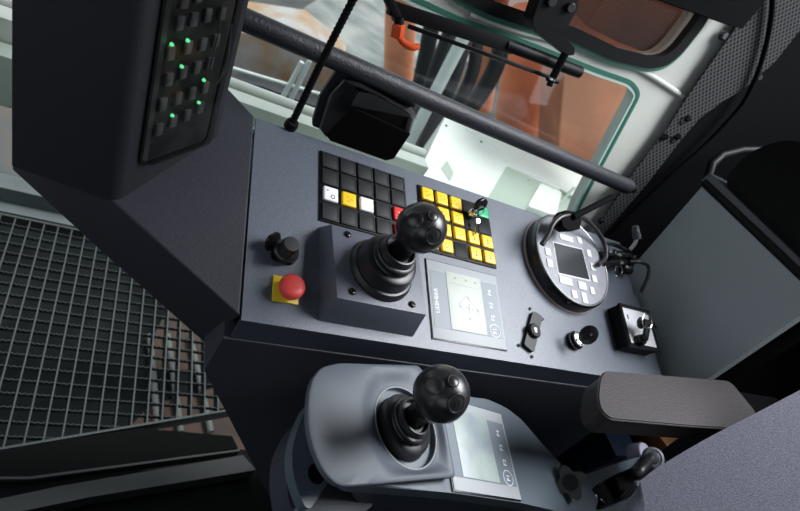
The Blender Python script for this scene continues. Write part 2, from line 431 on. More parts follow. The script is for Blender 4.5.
# =================================================================== DISPLAYS
DW, DH = .1195, .107
def display(name, label, A, lcd):
    t = thing(name, label, 'display', A @ T(DW/2, -DH/2, 0))
    obj('surround', join(box((-.0012, -DH-.0012, 0), (DW+.0012, .0012, .0012), .0003)), 'blackg', t, A, label='thin black surround')
    obj('overlay', box((0, -DH, .001), (DW, 0, .0024), .0005), 'disp_frame', t, A)
    X0, X1, Y0, Y1 = .03*DW, .972*DW, -.135*DH, -.865*DH
    obj('dark_field', box((X0, Y1, .0024), (X1, Y0, .0027)), 'disp_dark', t, A, label='blue-grey printed field')
    x0_, x1_, y0_, y1_ = (.245*DW if lcd == 'lcd' else .15*DW), (.735*DW if lcd == 'lcd' else .70*DW), -.105*DH, -.855*DH
    scr = obj('screen', box((x0_, y1_, .0027), (x1_, y0_, .0032), .0002), lcd, t, A)
    if lcd == 'lcd':
        cx, cy = .52*DW, -.55*DH
        g = [tf(sheet([(-.010, -.0145), (.010, -.0145), (.010, .0145), (-.010, .0145)], [[(-.0093, -.0138), (.0093, -.0138), (.0093, .0138), (-.0093, .0138)]], .0032, .0034), T(cx, cy) @ RZ(.75))]
        for k in range(4):
            a = .75+k*PI/2+.78
            g.append(tf(box((.013, -.0016, .0032), (.016, .0016, .0034)), T(cx, cy) @ RZ(a)))
            g.append(tf(box((.004, -.0012, .0032), (.0062, .0012, .0034)), T(cx, cy) @ RZ(a)))
        g.append(box((cx-.0015, cy-.003, .0032), (cx+.0015, cy+.003, .0034)))
        for q in (-.018, 0, .016): g.append(box((cx+q-.002, -.19*DH, .0032), (cx+q+.002, -.165*DH, .0034)))
        g.append(box((x0_+.004, -.26*DH, .0032), (x1_-.004, -.256*DH, .0034)))
        obj('graphic', join(*g), 'lcd_ink', scr, A)
    if lcd == 'lcd': obj('lettering', tf(text('LIEBHERR', .0084), T(.085*DW, -.53*DH, .0028) @ RZ(PI/2) @ Matrix.Diagonal((.95, 1, 1, 1))), 'white_ink', t, A)
    for k, (s, yy) in enumerate((('F4', .27), ('F3', .44), ('F2', .61), ('F1', .78))):
        o = obj('function_key', tf(text(s, .0088), T(.855*DW, -yy*DH, .0028) @ RZ(PI/2)), 'white_ink', t, A)
        if k == 3: obj('key_outline', ring_xy(.0088, .0005, .0028, (.855*DW, -yy*DH), 32, 6), 'white_ink', o, A)
    return t
AD = MK @ T(.138, -.1046, 0)
display('display_screen', 'grey display with pale green LCD set into the sloping console top', AD, 'lcd')
display('display_screen', 'grey display with a bluish LCD on the lower arm console beside the front joystick', MP, 'lcd2')

# =================================================================== EMERGENCY STOP, ROTARY KNOB
c = K(285, 291.5)
t = thing('emergency_stop', 'red mushroom emergency stop button on a yellow square plate at the left of the console', 'emergency stop', MK @ T(c.x, c.y, 0))
obj('label_plate', box((-.0145, -.0135, 0), (.0145, .0155, .003), .0006), 'estop_y', t, MK @ T(c.x, c.y))
c2 = K(294, 285, .020)
obj('stem', lathe([(.0085, .003), (.0085, .013)], 24, (c2.x, c2.y, 0)), 'black', t, MK)
obj('mushroom', lathe([(.009, .009), (.0132, .0105), (.0138, .014), (.0134, .0185), (.0115, .0208), (.007, .0218), (0, .0222)], 40, (c2.x, c2.y, 0)), 'estop_r', t, MK)

c = K(284, 252, 0)
t = thing('rotary_switch', 'black rotary knob switch with a hinged cap standing open, above the red stop button', 'switch', MK @ T(c.x, c.y, 0))
A = MK @ T(c.x, c.y)
pl = round_loop([(-.016, -.013), (-.014, .010), (0, .012), (.013, .010), (.016, -.004), (.010, -.015)], .008, 4)
obj('base_plate', prism(pl, 0, .006, .0012), 'black', t, A)
k2 = K(290, 246, .024)-Vector((c.x, c.y, 0))
obj('knob', join(lathe([(.0135, .005), (.0135, .010), (.0115, .012), (.0105, .013)], 36, (k2.x*.6, k2.y*.6, 0)), lathe([(.0098, .012), (.0094, .028), (.0085, .0295), (0, .0298)], 36, (k2.x, k2.y, 0))), 'rubber', t, A)
cap = tf(prism(round_loop([(-.0105, 0), (.0105, 0), (.0105, .020), (-.0105, .020)], .009, 6), -.0014, .0014, .0007), T(-.014, .000, .002) @ RZ(.75) @ RX(1.05))
obj('cap', cap, 'blackg', t, A)

# =================================================================== JOYSTICKS
def screw(r=.0042):
    return join(lathe([(r, 0), (r, .0012), (r*.75, .0022), (r*.45, .0024), (r*.42, .0012), (0, .0012)], 18))
def joystick(parent, A, lean, r0=.0405, knob_r=.0255, kz=.104, sc=1.0, view=None):
    lx, ly = lean
    prof = [(r0, 0), (r0, .003), (r0-.001, .005), (.0368, .0085), (.0345, .0092), (.0338, .0105), (.0330, .0240), (.0316, .0280), (.0285, .0298), (.0245, .0302), (.0236, .0312), (.0232, .038)]
    def bend(z): return max(0, z-.006)
    bt = nb()
    bt = lathe(prof, 56)
    for v in bt.verts: v.co.x += lx*bend(v.co.z)*.9; v.co.y += ly*bend(v.co.z)*.9
    boot = obj('boot', bt, 'rubber', parent, A)
    cl = lathe([(.0238, .036), (.0250, .0375), (.0250, .0405), (.0238, .0418), (.0212, .0424), (.0204, .0436), (.0200, .0500), (.0190, .0516), (.0174, .0520), (.0166, .0512), (.0164, .046), (.012, .046)], 48)
    for v in cl.verts: v.co.x += lx*bend(v.co.z); v.co.y += ly*bend(v.co.z)
    obj('collar', cl, 'rubber', parent, A)
    sh = lathe([(.0125, .046), (.0115, .060), (.0135, .072), (.018, .082)], 36)
    for v in sh.verts: v.co.x += lx*bend(v.co.z); v.co.y += ly*bend(v.co.z)
    obj('shaft', sh, 'black', parent, A)
    c = Vector((lx*bend(kz), ly*bend(kz), kz))
    ax = Vector((lx, ly, 1)).normalized()
    b = nb(); bmesh.ops.create_uvsphere(b, u_segments=56, v_segments=32, radius=knob_r)
    for v in b.verts:
        z = v.co.z/knob_r
        if z < 0: v.co.x *= 1+.02*z; v.co.y *= 1+.02*z
        v.co.z *= .98 if z > 0 else 1.05
    q = ax.to_track_quat('Z', 'Y').to_matrix().to_4x4()
    tf(b, T(*c) @ q)
    kn = obj('knob', b, 'knob', parent, A)
    # seam groove ring and buttons; buttons sit where the thumb and fingers reach, on the camera-facing cap
    obj('seam', tf(ring_xy(knob_r*.995, .00045, -.003, n=56, m=6), T(*c) @ q), 'black', kn, A)
    inv = A.inverted()
    cw = inv @ (CAM); vd = (cw-c).normalized()                 # towards the operator's eye
    right = (inv.to_3x3() @ Vector(Rw[0])); up = -(inv.to_3x3() @ Vector(Rw[1]))
    def button(u, v, r, kind):
        d = (right*u+up*v+vd*math.sqrt(max(.05, 1-u*u-v*v))).normalized()
        o = c+d*knob_r
        qq = d.to_track_quat('Z', 'Y').to_matrix().to_4x4()
        if kind == 'dome':
            bb = lathe([(r*1.08, -.004), (r*1.04, -.0006), (r*.98, -.0004), (r*.9, .0004), (r*.6, .0012), (0, .0016)], 36)
        else:
            bb = lathe([(r, -.004), (r, -.0002), (r*.95, .0003), (r*.86, -.0002), (r*.82, -.0002), (r*.6, .0004), (0, .0007)], 36)
            obj('button_ring', tf(ring_xy(r*.9, .00035, .0001, n=32, m=6), T(*o) @ qq), 'cab_rim', kn, A)
        obj('thumb_button', tf(bb, T(*o) @ qq), 'knob', kn, A)
        if kind == 'cap':
            obj('symbol', tf(join(box((-.0022, -.003, .0002), (-.0014, .003, .0009)), box((.0014, -.003, .0002), (.0022, .003, .0009)), box((-.0022, -.0005, .0002), (.0022, .0005, .0009))), T(*o) @ qq @ RZ(.6)), 'key_dark', kn, A)
    for a in (view or ((-.30, .32, .0088, 'dome'), (.46, -.30, .0088, 'cap'), (.42, .44, .0055, 'cap2'))): button(*a)
    return boot

# upper joystick box
hb = [(-.0130, -.2135, 0), (.1096, -.2140, 0), (.1096, -.0965, 0), (-.0130, -.0965, 0), (-.0100, -.2005, .0375), (.1035, -.2005, .0375), (.1065, -.1075, .0280), (-.0115, -.1075, .0280)]
t = thing('joystick', 'black ball-topped joystick on a square blue-grey box on the sloping console, behind the lower one', 'joystick', MK @ T(.048, -.155, 0))
obj('mounting_box', hexa(hb, .0012), 'box_paint', t, MK)
sl = math.atan2(.0375-.028, -.2005+.1075)  # tilt of the box top
bt_n = Vector((0, (.0375-.0280)/(.2005-.1075), 1)).normalized()
ABX = MK @ T(.0480, -.1545, .0330) @ RX(-math.atan2(.0095, .093))
for (x, y) in ((347.5, 234.6), (352.2, 291.6), (412, 304.6)):
    p = inframe(ABX, x, y, 0); obj('screw', screw(), 'blackg', t, ABX @ T(p.x, p.y))
kp = inframe(ABX, 421.5, 228, .098)
joystick(t, ABX, (kp.x/.092, kp.y/.092), r0=.0400, knob_r=.0258, kz=.098)

# =================================================================== ROUND DIAL
dc = (.409, -.052); dr = .081; dh = .022
t = thing('round_instrument', 'round instrument with a black rim, silver face, small square screen and white keys', 'instrument', MK @ T(*dc))
A = MK @ T(*dc)
obj('flange', lathe([(dr+.002, 0), (dr+.002, .0015), (dr+.0005, .003)], 72), 'ring', t, A, label='pale reddish ring at the foot')
obj('rim', lathe([(dr, .002), (dr-.001, dh-.003), (dr-.003, dh), (dr-.0055, dh+.0005), (dr-.0058, dh-.002), (0, dh-.002)], 72), 'blackg', t, A)
obj('face_bezel', ring_xy(dr-.0045, .0011, dh+.0003, n=72, m=8), 'steel_dull', t, A)
face = obj('face', lathe([(dr-.0056, dh-.002), (dr-.0062, dh+.0002), (0, dh+.0002)], 72), 'dial_face', t, A)
def DF(x, y): p = K(x, y, dh); return Vector((p.x-dc[0], p.y-dc[1]))
q = [DF(553.5, 243), DF(581.5, 250), DF(589, 280), DF(558.5, 273)]
q = [Vector((-.026, .022)), Vector((.026, .022)), Vector((.026, -.030)), Vector((-.026, -.030))] if False else q
obj('screen_frame', prism(offset(q, .0022), dh, dh+.0008), 'dial_key', t, A)
obj('screen', prism(q, dh+.0005, dh+.0014, .0003), 'dial_screen', t, A, label='small dark square screen')
for (x, y, w, h) in ((547.5, 252, 9, 9), (549.5, 263.5, 9, 9), (545, 240, 6, 7), (566, 238.5, 24, 7), (579, 240.5, 8, 8), (592.5, 267, 9, 9), (594, 279, 9, 9), (565.5, 281, 22, 9), (582, 286, 14, 9), (574, 294.5, 9, 9), (584, 298, 9, 12), (592, 291, 8, 9), (588.5, 253.5, 8, 9)):
    p = DF(x, y); sx = w*.00062; sy = h*.00072
    obj('key', tf(box((-sx, -sy, dh), (sx, sy, dh+.0016), .0012), T(p.x, p.y) ), 'dial_key', t, A)

# =================================================================== ROCKER, KEY SWITCHES
c = K(530.5, 332.5)
t = thing('strip_switch', 'flat dark oblong toggle with a round centre, fixed with four screws right of the display', 'switch', MK @ T(c.x, c.y))
A = MK @ T(c.x, c.y)
cs = [K(530.6, 311.9), K(540, 317.5), K(531.3, 353.8), K(521.3, 345.6)]
cs = [Vector((p.x-c.x, p.y-c.y)) for p in cs]
obj('cover', prism(round_loop(cs, .004, 3), 0, .0055, .0012), 'key_dark', t, A)
obj('hub', lathe([(.0105, 0), (.0105, .009), (.009, .0105), (0, .0105)], 32), 'black', t, A)
obj('symbol', tf(join(box((-.0018, -.0035, .0105), (.0018, .0035, .0108)), box((-.003, -.001, .0105), (-.001, .003, .0108))), RZ(-.2)), 'white_ink', t, A)
for (x, y) in ((529.6, 308.8), (541.9, 319.4), (518.3, 345.6), (531.5, 356.8)):
    p = K(x, y); obj('screw', screw(.0024), 'blackg', t, MK @ T(p.x, p.y))

c = K(573, 341.5)
t = thing('key_switch', 'chrome-ringed key switch with an oval black key head, right of the oblong toggle', 'key switch', MK @ T(c.x, c.y))
A = MK @ T(c.x, c.y)
obj('barrel', lathe([(.0135, 0), (.0140, .003), (.0135, .0075), (.0115, .009), (.0112, .012)], 36), 'blackg', t, A)
obj('chrome_ring', join(ring_xy(.0105, .0012, .0125, n=36), ring_xy(.0132, .0008, .0065, n=36)), 'steel', t, A)
obj('lock_face', lathe([(.0085, .012), (.0085, .0145), (.005, .0152), (.003, .0135), (0, .0135)], 28), 'steel', t, A)
p = K(588.5, 335, .034)-Vector((c.x, c.y, 0))
a0 = Vector((0, 0, .014)); 
obj('key_blade', tube([a0, (p.x*.55, p.y*.55, .026), (p.x*.9, p.y*.9, .032)], .0022, 8), 'steel_dull', t, A)
vd = ((A.inverted() @ CAM)-p).normalized(); vd = (vd+Vector((.25, .1, 0))).normalized()
qq = vd.to_track_quat('Z', 'Y').to_matrix().to_4x4()
obj('key_head', tf(lathe([(.0125, -.003), (.0148, -.002), (.0152, 0), (.0145, .0022), (.011, .0034), (0, .0036)], 36), T(*p) @ qq @ RZ(.35) @ Matrix.Diagonal((.82, 1.0, 1, 1))), 'blackg', t, A)
obj('fob_mark', tf(box((-.0015, -.002, .003), (.0015, .002, .0042), .0005), T(*p) @ qq @ RZ(.8) @ T(.003, .002)), 'steel', t, A)

# white plate key switch block at right end
bc = [K(611, 313), K(613.5, 348), K(650, 356), K(641, 318)]
xs = (.5235, .592); ys = (-.196, -.118)
xs = (K(611.5, 330).x, K(650, 353).x+.002); ys = (K(630, 353).y, K(618, 312).y); xs = (xs[0], xs[1]-.016)
t = thing('key_switch_block', 'square black-framed switch block with a white plate, key and steel ring at the right end', 'key switch', MK @ T((xs[0]+xs[1])/2, (ys[0]+ys[1])/2))
H_ = .026
obj('housing', box((xs[0], ys[0], 0), (xs[1], ys[1], H_-.004), .002), 'black', t, MK)
obj('rim', sheet([(xs[0]-.001, ys[0]-.001), (xs[1]+.001, ys[0]-.001), (xs[1]+.001, ys[1]+.001), (xs[0]-.001, ys[1]+.001)],
                 [[(xs[0]+.004, ys[0]+.005), (xs[1]-.004, ys[0]+.005), (xs[1]-.004, ys[1]-.005), (xs[0]+.004, ys[1]-.005)]], H_-.004, H_), 'blackg', t, MK)
obj('white_plate', box((xs[0]+.004, ys[0]+.005, H_-.005), (xs[1]-.004, ys[1]-.005, H_-.001), .0005), 'white_block', t, MK)
obj('slot', tf(box((-.0012, -.0035, 0), (.0012, .0035, .0006)), T(xs[0]+.013, ys[1]-.020, H_-.001)), 'black', t, MK)
kc = K(638, 341, H_)
obj('lock_barrel', lathe([(.009, H_-.001), (.009, H_+.006), (.0075, H_+.010), (0, H_+.010)], 24, (kc.x, kc.y, 0)), 'blackg', t, MK)
k2 = K(641, 323, H_+.018)
obj('key_head', join(tf(box((-.006, -.010, -.0022), (.006, .010, .0022), .0015), T(kc.x, kc.y+.006, H_+.016) @ RX(.5)), tf(cyl(.009, -.002, .002, n=22, bv=.001), T(k2.x, k2.y, k2.z) @ RX(.4)), tube([(k2.x, k2.y, k2.z), (k2.x+.02, k2.y, k2.z+.004), (k2.x+.034, k2.y-.003, k2.z+.002)], lambda s: .006*(1-s)+.002, 10)), 'blackg', t, MK)
obj('key_ring', tf(ring_xy(.0115, .0011, 0, n=32, m=8), T(*K(647, 321.5, H_+.026)) @ RX(.3)), 'steel', t, MK)
obj('label_marks', join(tf(box((-.005, -.0005, 0), (.005, .0005, .0004)), T(xs[0]+.016, ys[0]+.018, H_-.001)), tf(box((-.003, -.0005, 0), (.003, .0005, .0004)), T(xs[0]+.018, ys[0]+.022, H_-.001))), 'key_red', t, MK)

# =================================================================== PHONE CLAMP ARM WITH CABLES (over the round dial)
t = thing('clamp_mount', 'black articulated clamp arm with a short rod, looped over the round instrument', 'mount', MK @ T(.50, .01, 0))
obj('rod', tube([K(573, 217, .062), K(612.5, 197, .085)], .0052, 14, False), 'rubber_matt', t, MK, label='short straight black rod')
obj('clamp_body', tf(prism([(-.021, -.008), (-.012, -.013), (.012, -.012), (.019, -.002), (.015, .010), (-.010, .012), (-.020, .004)], -.007, .007, .002), T(*K(567.5, 221, .052)) @ RZ(.25) @ RX(.25) @ Matrix.Scale(1.2, 4)), 'rubber_matt', t, MK)
obj('hook', tube([K(542, 244.5, .036), K(548, 235, .044), K(553, 224, .052), K(562, 216.5, .058), K(574, 215, .058)], .0042, 12), 'rubber', t, MK)
obj('cable', tube([K(574, 215, .058), K(586, 220, .050), K(597, 231, .042), K(605, 245, .034), K(605.5, 258, .030), K(598, 265, .030)], .0038, 12), 'rubber', t, MK, label='black cable looping down the right of the dial')
for jb in (tube([K(600, 256, .022), K(615, 255, .026), K(628, 256, .024)], .0075, 12), tube([K(600, 264, .020), K(618, 262, .022), K(632, 263, .020)], .006, 12)): obj('link_arm', jb, 'blackg', t, MK)
for jb in (tf(cyl(.010, -.009, .009, n=24, bv=.002), T(*K(626, 269, .014)) @ RY(1.2)), tf(cyl(.007, -.006, .006, n=20, bv=.0015), T(*K(613, 254, .036)) @ RY(.4)), tf(cyl(.006, -.007, .007, n=20, bv=.0015), T(*K(632, 258, .030)) @ RX(.7))): obj('joint', jb, 'blackg', t, MK)
obj('joint_ring', tf(ring_xy(.0098, .0012, 0, n=28, m=8), T(*K(618.5, 271, .016)) @ RY(1.2)), 'steel', t, MK)
for (x, y) in ((611, 252), (620, 255), (622, 263), (627, 267)): obj('bolt', tf(cyl(.0028, -.002, .002, n=12, bv=.0008), T(*K(x, y, .038))), 'steel', t, MK)
obj('strap_arm', tube([K(603, 243, .020), K(615, 245, .018), K(626, 250, .018)], .0035, 10), 'rubber', t, MK)

t = thing('cable_plug', 'grey ribbed cable plug on a black lead, just above the clamp joint by the corner', 'plug', MK @ T(.60, .0, .03))
obj('sleeve', tube([K(635.5, 226, .060), K(636, 231, .056), K(637, 238, .050)], lambda s: .0052+.0012*math.sin(s*40)*.4+.0018*s, 16, True, 8), 'cab_rim', t, MK)
obj('ferrule', tube([K(637, 238, .050), K(634.5, 244, .044), K(630, 250, .036)], .0032, 10), 'steel_dull', t, MK)
obj('lead', tube([K(630, 262, .028), K(640, 262, .036), K(648, 266, .034), K(648, 276, .028), K(641, 292, .012)], .0032, 10), 'rubber', t, MK, label='black lead bending down past the console end')

# =================================================================== MONITOR POD (upper left) AND ITS BRACKET
tb = thing('monitor_bracket', 'darkened grey sheet-metal support wedge left of the console, under the tall indicator housing', 'bracket', MK @ T(-.17, -.07, 0))
hp = .003
pts = [(235.5, 315), (115, 203), (24, 109), (60, 20), (228, 88), (251.5, 121)]
pp = [K(x, y, hp) for x, y in pts]
xg = -.0995
pp[0].x = xg; pp[5].x = xg; pp[5].y = .030
def wedge():
    b = nb(); tpv = [MK @ Vector((p.x, p.y, hp)) for p in pp]
    # skirt drops straight down 0.085 m
    lo = [Vector((p.x, p.y, p.z-.088)) for p in tpv]
    lo[0] = on(203.5, 342, (1, 0, 0), tpv[0].x-.002); lo[1] = on(98, 248, (0, 1, 0), tpv[1].y); lo[2] = on(12, 170, (0, 1, 0), tpv[2].y)
    A_ = [b.verts.new(p) for p in tpv]; B_ = [b.verts.new(p) for p in lo]; n = len(A_)
    b.faces.new(A_)
    b.faces.new(B_[::-1])
    for i in range(n): b.faces.new((A_[i], B_[i], B_[(i+1) % n], A_[(i+1) % n]))
    bmesh.ops.recalc_face_normals(b, faces=b.faces)
    return bevel(b, .0022, 3, 15)
obj('folded_plate', wedge(), 'mon_bracket', tb)
pA = MK @ K(115, 203, hp)                 # nearest bottom corner of the housing
vd_ = Vector((.1216, -.0824, -.9892)); upv = -vd_
dn = upv.dot(pA)
Lb = on(12, 166, upv, dn); Rb = MK @ K(217, 137, hp)
Lb = on(12, 166, upv, dn)
HH = .62
e3 = upv.normalized(); e1 = (Rb-pA); e1 = (e1-e3*e1.dot(e3)).normalized(); e2 = e3.cross(e1)
MH = Matrix.Translation(pA) @ Matrix((e1, e2, e3)).transposed().to_4x4()
l_ = MH.inverted() @ Lb; r_ = MH.inverted() @ Rb
t = thing('indicator_housing', 'tall housing darkened to charcoal with a smoked cover over rows of square indicators and green lights', 'housing', MH @ T(r_.x*.4, .05, 0))
ch = MH.inverted() @ CAM
ld = (Vector((l_.x, l_.y))-Vector((ch.x, ch.y))).normalized(); lbk = Vector((l_.x, l_.y))+Vector((ld.x*.10+.03, ld.y*.10))
fp = [(0, 0, 0), (r_.x, 0, r_.z), (r_.x-.01, .13, r_.z), (lbk.x, lbk.y, 0), (l_.x, l_.y, l_.z)]
def housing():
    b = nb(); lo = [b.verts.new(p) for p in fp]; hi = [b.verts.new((p[0], p[1], HH)) for p in fp]; n = len(fp)
    b.faces.new(lo[::-1]); b.faces.new(hi)
    for i in range(n): b.faces.new((lo[i], lo[(i+1) % n], hi[(i+1) % n], hi[i]))
    bmesh.ops.recalc_face_normals(b, faces=b.faces)
    es = [e for e in b.edges if abs(e.verts[0].co.z-e.verts[1].co.z) > .3 and e.verts[0].co.xy.length < .001]
    bmesh.ops.bevel(b, geom=es, offset=.009, segments=5, profile=.5, affect='EDGES'); return b
obj('shell', housing(), 'mon', t, MH)
# recessed window on the keypad face: in MH coordinates face is y=0 plane, outward -y
nF = MH.to_3x3() @ Vector((0, -1, 0))
def FH(x, y, off=0.0):
    w = on(x, y, nF, nF.dot(MH @ Vector((0, -off, 0)))); return MH.inverted() @ w
wl = FH(138, 167); wr = FH(212, 128); wt = .52
MF = MH @ Matrix(((1, 0, 0, 0), (0, 0, -1, 0), (0, 1, 0, 0), (0, 0, 0, 1)))      # x along, y up, z outwards
xl = wl.x+.002; xr = FH(208, 126).x; zb = wl.z+.004
r1 = round_loop([(xl, zb), (xr, zb-.002), (xr, wt), (xl, wt)], .008, 4)
obj('window_seat', sheet(offset(r1, .0035), [r1], 0, .0022), 'black', t, MF)
obj('back_board', prism(r1, -.001, .0008), 'board', t, MF)
ind = []
rows = []
for (x, y) in ((186, 2), (200, -4), (181, 24), (195, 20), (209, 16), (223, 14), (172, 54), (189, 48), (204, 45), (217, 41), (170, 80), (184, 73), (198, 68), (211, 64),
               (164, 105), (179, 99), (193, 94), (206, 88), (160, 130), (174, 122), (188, 116), (201, 108)):
    p = FH(x, y, .004); rows.append((p.x, p.z))
for (a, b_) in rows:
    obj('indicator', join(box((a-.0042, b_-.0062, .0008), (a+.0042, b_+.0062, .0042), .001), box((a-.003, b_-.0045, .0042), (a+.003, b_+.0045, .0046), .0004)), 'indicator', t, MF)
M['led'] = mat('green_led', (.2, .9, .4), .3, emit=(.15, 1, .38), es=1.6)
for (x, y) in ((172.5, 45), (188.5, 41), (182.5, 67), (204.5, 80.5), (199.5, 103), (173, 116)):
    p = FH(x, y, .006)
    obj('green_light', tf(lathe([(.0017, 0), (.0016, .0016), (.001, .0026), (0, .0028)], 16), T(p.x, p.z, .0042)), 'led', t, MF)
obj('wiring', join(tube([(FH(219, -5).x, FH(219, -5).z, .005), (FH(213, 30).x, FH(213, 30).z, .006), (FH(206, 66).x, FH(206, 66).z, .005)], .0007, 8),
                   tube([(FH(228, 22).x, FH(228, 22).z, .004), (FH(222, 60).x, FH(222, 60).z, .006), (FH(214, 82).x, FH(214, 82).z, .004)], .0009, 8)), 'steel_dull', t, MF)
obj('smoked_cover', prism(r1, .0075, .0085), 'smoke', t, MF)

# =================================================================== SIDE WINDOW, FRAME, BAR
def W2(x, y): p = Wn(x, y); return Vector((p.x, p.y))
low = [W2(*q) for q in ((640, 94), (580, 206), (562, 258), (432, 206), (300, 156), (210, 118), (150, 92))]
low = low[:-1]+[Vector((-.26, low[-2].y+.0)), Vector((-.26, .16))]
low += [W2(*q) for q in ((380, -30), (405, -6), (432, 6), (460, 19), (503.5, 33.5), (558, 54.5), (600, 71), (632, 82))]
low = round_loop(low, .012, 3)
upp = [W2(*q) for q in ((462, -16), (492, 1), (530, 14), (572.5, 27), (616, 48), (650, 56.5), (663, 55), (674, 46), (695, 19), (707, -6))]
tp = .62
upp += [Vector((.56, tp)), Vector((.05, tp))]
upp = round_loop(upp, .01, 3)
outer = [(-.62, -.9), (.60, -.9), (.60, -.06), (.70, .7), (-.62, .7)]
xr_b = W2(598, 225); xr_t = W2(690, 95)
frame_sheet = sheet([(-.29, -.125), (.60, -.125), (.66, .05), (1.25, .05), (1.25, 1.1), (-.29, 1.1)], [low, upp], -.03, -.004)
struct('wall_front', frame_sheet, 'frame_white', MW)
def seal(loop, a, b_, z0, z1): return sheet(offset(loop, b_), [offset(loop, a)], z0, z1)
w1 = struct('window_1', join(seal(low, -.004, .0025, -.006, .001)), 'seal_green', MW)
struct('window_seal', seal(low, -.009, -.004, -.006, 0), 'glass_edge', MW, w1)
struct('window_pane', sheet(offset(low, .002), [], -.018, -.015), 'glass', MW, w1)
w2 = struct('window_2', seal(upp, -.001, .017, -.006, .008), 'black', MW)
struct('window_seal', seal(upp, .017, .024, -.006, .003), 'seal_green', MW, w2)
struct('window_pane', sheet(offset(upp, .002), [], -.018, -.015), 'glass_dark', MW, w2)
# raised rib between the two windows and beside them
ribp = [W2(470, 14), W2(520, 32), W2(580, 47), W2(640, 70), W2(684, 97)]
trm = struct('trim_1', tube([Vector((p.x, p.y, -.003)) for p in ribp], .005, 10), 'frame_white', MW)

# bar
Bc = .012
bL = Wn(250, 22, .045); bR = Wn(630, 187.5, .035)
d_ = (bR-bL).normalized()
t = thing('grab_bar', 'dark ribbed grab bar running across the side window to the perforated corner post', 'bar', MW @ T(bR.x, bR.y, 0))
obj('sleeve', rod(bL-d_*.12, bR-d_*.004, .0132, 32, .002), 'bar', t, MW)
obj('end_bolt', rod(bR-d_*.006, bR+d_*.012, .0075, 16, .001), 'black', t, MW)
obj('foot', rod(bR+d_*.004, bR+Vector((.02, 0, -.035)), .009, 16, .001), 'black', t, MW)

# lamp holder hung from bar
t = thing('work_lamp', 'black hooded plastic lamp holder hanging on a plate below the grab bar', 'lamp', MW @ T(.08, .02, .04))
pl = [Wn(x, y, .030) for x, y in ((339, 66), (320, 96), (313, 120), (313, 126), (322, 130), (380, 150), (402, 132), (417, 100), (420, 92))]
obj('mounting_plate', prism([(p.x, p.y) for p in pl], .024, .030, .002), 'mon_bracket', t, MW)
# housing: tapered shell, open towards the lower front
ho = [Wn(x, y, .062) for x, y in ((347, 82), (362, 85), (408, 112), (412, 118), (407, 136), (392, 158), (384, 160), (327, 139), (322, 132), (333, 96))]
hi_ = [Wn(x, y, .030) for x, y in ((343, 78), (362, 80), (412, 106), (416, 114), (410, 134), (396, 152), (384, 156), (327, 136), (318, 128), (328, 96))]
cav = [Wn(x, y, .062) for x, y in ((358, 91), (374, 93), (400, 106), (408, 116), (404, 127), (354, 110), (350, 105))]
def shell():
    b = nb(); n = len(ho)
    A_ = [b.verts.new((p.x, p.y, .031)) for p in hi_]; B_ = [b.verts.new((p.x, p.y, .052)) for p in ho]
    for i in range(n): b.faces.new((A_[i], A_[(i+1) % n], B_[(i+1) % n], B_[i]))
    b.faces.new(B_); b.faces.new(A_[::-1])
    bmesh.ops.recalc_face_normals(b, faces=b.faces)
    return b
obj('hood', join(bevel(shell(), .002, 2, 30), bevel(sheet([(p.x, p.y) for p in ho], [[(p.x, p.y) for p in cav]], .052, .066), .0016, 2, 40)), 'rubber', t, MW)
vz = [Wn(x, y, .056) for x, y in ((362, 95), (378, 97), (400, 110), (404, 117), (390, 113), (364, 101))]
obj('reflector', prism([(p.x, p.y) for p in vz], .0525, .056, .001), 'black', t, MW)
ft = [Wn(348, 112, .084), Wn(356, 109, .086), Wn(411, 134, .082), Wn(394, 159, .069), Wn(386, 161, .068), Wn(330, 141, .068), Wn(327, 135, .069)]
def flap():
    b = nb(); n = len(ft); a_ = [b.verts.new(p) for p in ft]; c_ = [b.verts.new(p-Vector((0, 0, .005))) for p in ft]
    b.faces.new(a_); b.faces.new(c_[::-1])
    for i in range(n): b.faces.new((a_[i], c_[i], c_[(i+1) % n], a_[(i+1) % n]))
    bmesh.ops.recalc_face_normals(b, faces=b.faces); return bevel(b, .0015, 2, 40)
obj('front_flap', flap(), 'rubber_matt', t, MW)

# gooseneck
c = K(290, 126.5, 0)
t = thing('flexible_gooseneck', 'thin black ribbed flexible stalk rising from the far left corner of the console', 'stalk', MK @ T(c.x, c.y))
obj('socket', lathe([(.0085, 0), (.0085, .006), (.007, .010)], 20), 'black', t, MK @ T(c.x, c.y))
wb = MK @ Vector((c.x, c.y, .004)); gp = [wb, wb+Vector((-.001, .001, .12)), wb+Vector((.001, 0, .25)), wb+Vector((.006, -.004, .42))]
obj('stalk', tube(gp, lambda s: .0044+.0004*math.sin(s*420), 14, True, 70), 'black', t)

